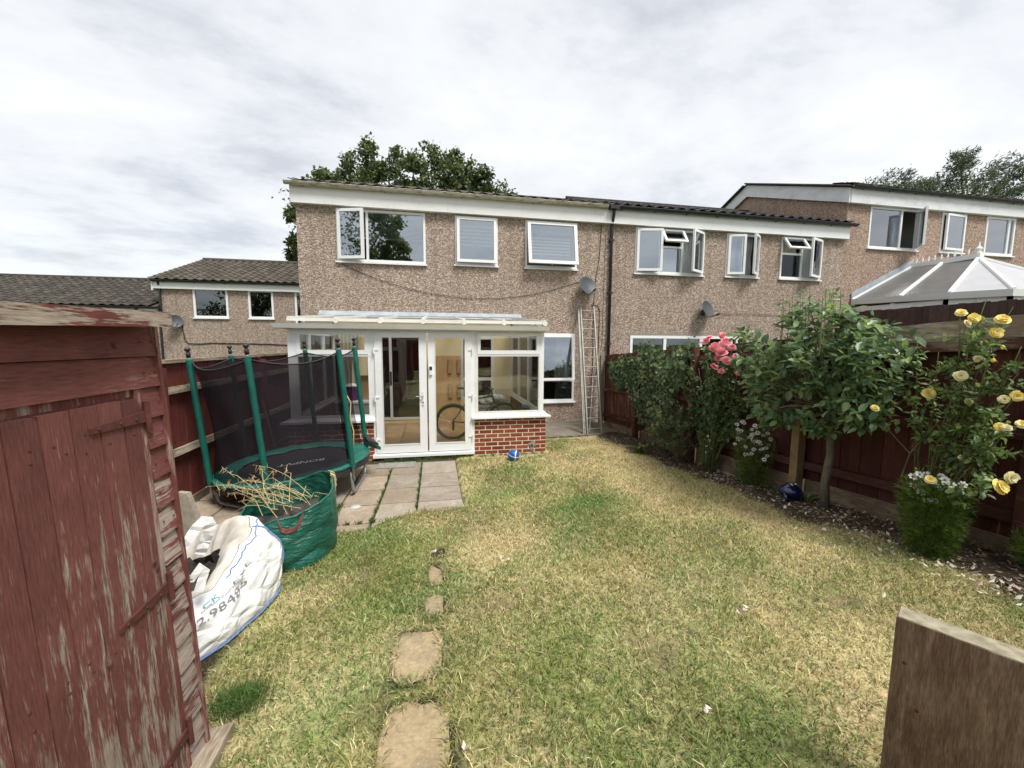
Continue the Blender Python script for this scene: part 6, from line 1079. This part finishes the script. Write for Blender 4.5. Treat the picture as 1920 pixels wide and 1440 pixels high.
# ---- roses
def rose(c, r, mat_, parent, axis_=(-.55, -.75, .55), seed=0, name='flower'):
    r_ = np.random.default_rng(seed); ax = np.array(axis_, float)+r_.normal(0, .3, 3); ax /= np.linalg.norm(ax); a = np.cross(ax, [1, 0, 0]); a /= np.linalg.norm(a); b = np.cross(ax, a); V, F, rn = [], [], []
    for ring_, (cnt, op, ln) in enumerate(((5, .22, .62), (7, .5, .8), (9, .85, .95), (9, 1.2, 1.0))):
        for k in range(cnt):
            th = 6.283*k/cnt+ring_*.5+r_.normal(0, .12); o = a*math.cos(th)+b*math.sin(th); s = -a*math.sin(th)+b*math.cos(th); L = r*ln*r_.uniform(.85, 1.12); w = r*.50
            def pt(u, v): ang = op*u; return np.array(c)+o*(L*math.sin(ang)*.95/max(.3, math.sin(op)) * math.sin(op) + r*.05)*u**.3*(.4+.6*u)+ax*(L*math.cos(ang)*u*.75-.25*r*(ring_ == 3)*u)+s*w*v*(.35+.65*math.sin(min(1, u)*2.2))+o*(-.10*r*v*v)
            i0 = len(V); g_ = [(u, v) for u in (0, .55, 1.0) for v in (-1, 0, 1)]; V += [pt(u, v)+r_.normal(0, r*.02, 3) for u, v in g_]; F += [(i0+q, i0+q+1, i0+q+4, i0+q+3) for q in (0, 1, 3, 4)]; rr_ = min(.99, max(0, ring_*.28+r_.uniform(-.15, .25))); rn += [rr_]*9
    L = org(parent); me = npmesh(name, np.array(V)-L, np.array(F), mat_, 4, rnd=np.array(rn), smooth=True); return place(name, me, None, parent, L)
def fan_bush(name, base, tips, lab, cat, leafm, per=6, size=(.035, .06), cane=MT['gstem'], r0=.008, parts=0, leafstart=.35, group=None):
    t = thing(name, tuple(base), lab, cat, group); base = np.array(base); st, dr, ln = [], [], []
    cm = MB()
    for q in tips:
        q = np.array(q); b0 = base+[rng.normal(0, .03), rng.normal(0, .05), 0]; md = b0*.45+q*.55+[rng.normal(0, .04), rng.normal(0, .06), .10*np.linalg.norm(q-b0)]; pts = [b0*(1-u)**2+2*md*u*(1-u)+q*u*u for u in np.linspace(0, 1, 9)]; MB().tube(pts, [r0*(1-.65*u) for u in np.linspace(0, 1, 9)], 6).build('cane', cane, t, smooth=True)
        for i in range(2, 8):
            if i/8 < leafstart: continue
            for _ in range(2): d = unit(rng.normal(size=3)+np.array([-.35, -.2, .35])); st.append(pts[i]); dr.append(d); ln.append(rng.uniform(.07, .14))
    P, D, N, S = twig_leaves(np.array(st), np.array(dr), np.array(ln), per, .5, size)
    if parts: leaf_objs('leaf', P, D, N, S, LT_OVAL, leafm, t, parts)
    else: leaf_part('leaves', P, D, N, S, LT_OVAL, leafm, t)
    return t
yb = PG(1765, 1005); yb[0] = 4.1
fl_px = [(1740,738,3.88,.052,'petal_y'),(1800,588,3.85,.046,'petal_y'),(1824,597,3.82,.052,'petal_y'),(1812,606,3.9,.04,'petal_c'),(1878,600,3.82,.058,'petal_y'),(1866,624,3.8,.054,'petal_y'),(1832,672,3.85,.04,'petal_c'),(1800,705,3.8,.05,'petal_c'),(1880,748,3.8,.04,'petal_c'),(1905,742,3.8,.05,'petal_y'),(1872,800,3.75,.035,'petal_y'),(1886,802,3.75,.042,'petal_c'),(1743,899,3.60,.047,'petal_y'),(1872,912,3.55,.056,'petal_y'),(1893,894,3.6,.056,'petal_c'),(1815,752,3.85,.03,'petal_c'),(1915,795,3.75,.035,'petal_y'),(1790,772,3.9,.03,'petal_c')]
tips = [PX(x, y, X_) for x, y, X_, r_, m_ in fl_px]+[PX(x, y, 3.95) for x, y in ((1700,700),(1720,640),(1760,660),(1850,560),(1900,575),(1915,650),(1860,700),(1780,800),(1840,830),(1900,840),(1910,700),(1740,790),(1850,770))]
t = fan_bush('rose_bush', yb, tips, 'sprawling climbing rose with yellow flowers against the right fence', 'rose bush', MT['rose_l'], 9, (.038, .070), r0=.007, parts=300, leafstart=.58)
for i, (x, y, X_, r_, m_) in enumerate(fl_px): rose(PX(x, y, X_)+[-.01, -.01, 0], r_*random.uniform(.7, 1.0), MT[m_], t, seed=i)
rose(PX(1640, 766, 3.62), .035, MT['petal_y'], t, seed=77)
a, b, c = PX(1690, 895, 3.95), PX(1706, 850, 3.95), PX(1660, 800, 3.9); MB().tube([a, b, c], [.008, .006, .003], 6).build('dead_cane', MT['twig'], t); MB().tube([b, PX(1722, 832, 3.95), PX(1760, 790, 3.95)], [.006, .005, .003], 6).build('dead_cane', MT['twig'], t)
for x, y, r_ in ((1800, 862, .016), (1862, 680, .014), (1880, 655, .012)): MB().lathe([(.001, 0), (r_*.8, r_*.5), (r_, r_*1.1), (r_*.5, r_*2.0), (.001, r_*2.5)], PX(x, y, 3.85), 8).build('bud', MT['petal_y'], t, smooth=True)
pb = np.array([4.14, 5.35, float(g(4.1, 5.35))])
pk_px = [(1322,640,.05),(1340,652,.068),(1330,634,.045),(1354,630,.05),(1360,643,.068),(1352,662,.07),(1362,676,.062),(1345,672,.04),(1338,688,.055),(1352,696,.04),(1372,652,.05),(1378,668,.035),(1393,625,.035),(1382,700,.03)]
tips = [PX(x, y, 4.0) for x, y, r_ in pk_px]+[PX(x, y, 4.1) for x, y in ((1290,655),(1275,690),(1400,650),(1410,690),(1300,720),(1380,730),(1280,650),(1330,720),(1360,760),(1400,745),(1310,690),(1290,740),(1345,740),(1420,720))]
t = fan_bush('rose_bush', pb, tips, 'tall rose bush with pink flowers rising above the right fence', 'rose bush', MT['ivy'], 13, (.04, .068), r0=.008, leafstart=.30)
for i, (x, y, r_) in enumerate(pk_px): rose(PX(x, y, 3.92)+[-.01, -.02, 0], r_*1.25, MT['petal_p'], t, seed=100+i)
# ---- ivy on the fence
t = thing('ivy', (4.2, 7.2, 0), 'dark green ivy spilling over the top of the far right fence', 'ivy'); n = 2700
Yv = rng.uniform(5.95, 8.9, n); zc = np.interp(Yv, [5.9, 6.2, 6.5, 6.9, 7.2, 7.5, 7.8, 8.3, 8.9], [1.98, 2.0, 1.78, 1.86, 2.04, 1.93, 1.72, 1.66, 1.45])+.05*np.sin(Yv*13); zb = np.interp(Yv, [5.9, 6.3, 6.8, 7.4, 7.8, 8.1, 8.4, 8.9], [1.6, 1.0, .45, .35, .9, 1.15, 1.0, 1.25]); Zv = zb+(zc-zb)*rng.uniform(0, 1, n)**.8+.05*rng.normal(size=n); Xv = 4.14-.13*rng.uniform(0, 1, n)*(.6+.5*sn(Yv, Zv, 6, 41, 2))-.05*(Zv > 1.6)+rng.uniform(0, .3, n)*(Zv > 1.72)
P = np.stack([Xv, Yv, Zv], -1); D = np.stack([rng.normal(-.2, .3, n), rng.normal(0, .5, n), -np.abs(rng.normal(.7, .4, n))], -1); N = np.stack([-1+rng.normal(0, .4, n), -.5+rng.normal(0, .4, n), .5+rng.normal(0, .3, n)], -1); leaf_part('leaves', P, D, N, rng.uniform(.045, .085, n), LT_IVY, MT['ivy'], t)
for k in range(7): y = 6.3+k*.3; MB().tube([(4.18, y, .0), (4.17, y+.1, .6), (4.16, y-.05, 1.2), (4.17, y, 1.7)], .010, 6).build('stem', MT['twig'], t, smooth=True)
# ---- shrub below the ivy
sbp = PG(1275, 872); t = thing('shrub', tuple(sbp), 'bushy small-leaved shrub in the bed below the ivy', 'shrub'); c0 = np.array([3.98, 6.15, .50]); st = c0+rdir(230)*np.array([.30, .52, .46])*rng.uniform(.4, 1, (230, 1)); st[:, 2] = np.maximum(st[:, 2], .06); dr = unit(st-(c0-[0, 0, .4])+rng.normal(0, .2, (230, 3))); P, D, N, S = twig_leaves(st, dr, np.full(230, .16), 13, .6, (.028, .055)); leaf_part('leaves', P, D, N, S, LT_OVAL, MT['shrub'], t)
for q in st[::12]: MB().tube([sbp+[rng.normal(0, .04), rng.normal(0, .06), -.02], sbp*.5+q*.5+[0, 0, .08], q], [.008, .006, .003], 5).build('stem', MT['twig'], t, smooth=True)
# ---- strap-leaved clump
def straps(base, n, h, lab, spread=.16, m_='strapleaf', w=.012):
    t = thing('strap_leaf_plant', tuple(base), lab, 'plant'); me_ = []
    for k in range(n):
        th = rng.uniform(0, 6.28); L = h*rng.uniform(.6, 1.1); o = np.array([math.cos(th), math.sin(th), 0]); s = np.array([-math.sin(th), math.cos(th), 0]); b0 = np.array(base)+o*rng.uniform(0, .03); rch = spread*rng.uniform(.3, 1.6)
        mb = MB(); cl = [b0+o*rch*u**1.6+np.array([0, 0, L*(u-.55*u**3)]) for u in np.linspace(0, 1, 7)]; ws = [w*(.6+1.2*u)*(1-u**4) + .001 for u in np.linspace(0, 1, 7)]
        mb.add([c-s*q for c, q in zip(cl, ws)]+[c+s*q for c, q in zip(cl, ws)], [(i, i+1, 8+i, 7+i) for i in range(6)]); mb.build('leaf', MT[m_], t, smooth=True)
    return t
straps(PG(1192, 852)+[.08, 0, 0], 26, .34, 'clump of yellow-green strap leaves at the front of the bed'); straps(PG(1512, 945), 7, .26, 'few drooping strap leaves beside the blue frog ornament', .2)
# ---- feathery white-flowered plants
def nigella(base, w, dpt, h, nfl, lab, dens=900, fls=.02, low=.0):
    t = thing('nigella_plant', tuple(base), lab, 'flower', 'feathery white-flowered plants'); base = np.array(base); n = dens
    a = rng.uniform(0, 6.28, n); rr = np.sqrt(rng.uniform(0, 1, n)); zz = rng.uniform(.02, .82, n)*h; prof_ = .55+.45*np.sin(np.clip(zz/h*2.4, 0, 3.1)); P = base+np.stack([dpt*rr*np.cos(a)*prof_, w*rr*np.sin(a)*prof_, zz], -1); D = unit(np.stack([np.cos(a)*.6, np.sin(a)*.6, np.full(n, .5)], -1)+rng.normal(0, .55, (n, 3)))
    tpl = (np.array([[0,0,0],[.5,.018,.02],[1,0,.0],[.5,-.018,.02],[.35,0,0],[.75,.28,.10],[.45,0,0],[.80,-.26,-.08],[.55,0,0],[.95,.14,-.12]]), np.array([[0,1,2],[0,2,3],[4,5,6],[6,7,4],[8,9,6]]))
    leaf_part('feathery_leaves', P, D, D[:, [1, 2, 0]]+.2, rng.uniform(.06, .11, n), tpl, MT['feather'], t)
    for k in range(nfl):
        an = rng.uniform(0, 6.28); r = math.sqrt(rng.uniform(0, 1)); z = h*rng.uniform(.5+low, 1.0); c = base+np.array([dpt*r*math.cos(an)*.9-.03, w*r*math.sin(an)*.95-.02, z]); MB().tube([base+[rng.normal(0, .03), rng.normal(0, .04), 0], (base+c)/2+[0, 0, .05], c], [.0035, .003, .002], 4).build('stem', MT['gstem'], t)
        ax = unit(np.array([rng.normal(-.4, .3), rng.normal(-.6, .3), .7])); u_ = unit(np.cross(ax, [1, 0, 0])); v_ = np.cross(ax, u_); fm = MB(); s = fls*rng.uniform(.8, 1.2)
        for q in range(7):
            th = q*.8976+rng.normal(0, .1); o = u_*math.cos(th)+v_*math.sin(th); p = -u_*math.sin(th)+v_*math.cos(th); fm.add([c+o*s*.15, c+o*s*.65+p*s*.30+ax*s*.18, c+o*s*1.05+ax*s*.05, c+o*s*.65-p*s*.30+ax*s*.18], [(0,1,2,3)])
        f_ = fm.build('flower', MT['petal_w'], t); MB().lathe([(.001, 0), (s*.2, s*.1), (s*.15, s*.3), (.001, s*.36)], c, 7, ax).build('flower_centre', MT['gstem'], f_)
nigella((4.13, 4.50, float(g(4.1, 4.5))+.01), .30, .13, .86, 46, 'feathery plant with many white flowers left of the fruit tree', 1700, .030)
nigella((4.10, 5.30, float(g(4.1, 5.3))+.01), .16, .09, .62, 10, 'small thin feathery plant below the pink roses', 420, .022)
nigella((3.72, 2.28, float(g(3.72, 2.28))+.01), .17, .13, .66, 20, 'dense feathery plant with white flowers below the yellow roses', 2300, .027, .12)
nigella((4.10, 1.85, float(g(4.1, 1.85))+.01), .16, .12, .26, 6, 'low feathery plant at the right photo edge by the fence foot', 500, .022)
# ---- blue frog ornament
fb = PG(1476, 943); fb = fb*[1, 1, 0]+[.06, .02, float(g(fb[0]+.06, fb[1]))]; t = thing('frog_ornament', tuple(fb), 'glossy dark blue ceramic frog ornament with pale eyes in the bed', 'ornament')
MB().lathe([(.001, 0), (.085, .0), (.09, .02), (.075, .04), (.05, .05)], fb, 20).build('base', MT['frog_t'], t, smooth=True)
MB().lathe([(.05, .04), (.085, .06), (.112, .10), (.115, .135), (.10, .165), (.075, .185), (.055, .20), (.05, .215), (.001, .222)], fb, 24).xf(lambda p: np.array([p[0], p[1], p[2]])).build('body', MT['frog'], t, smooth=True)
for s_ in (-1, 1):
    ec = fb+np.array([s_*.028-.02, -.035, .225]); MB().lathe([(.001, -.024), (.017, -.017), (.024, 0), (.017, .017), (.001, .024)], ec, 12).build('eye', MT['frog'], t, smooth=True); MB().lathe([(.014, 0), (.010, .006), (.001, .007)], ec+np.array([-.008, -.021, .004]), 10, (-.3, -1, .15)).build('pupil', MT['eye'], t)
    MB().tube([fb+[s_*.09-.02, -.03, .12], fb+[s_*.10-.02, -.06, .07], fb+[s_*.075-.02, -.075, .02]], [.02, .018, .022], 8).build('leg', MT['frog'], t, smooth=True)
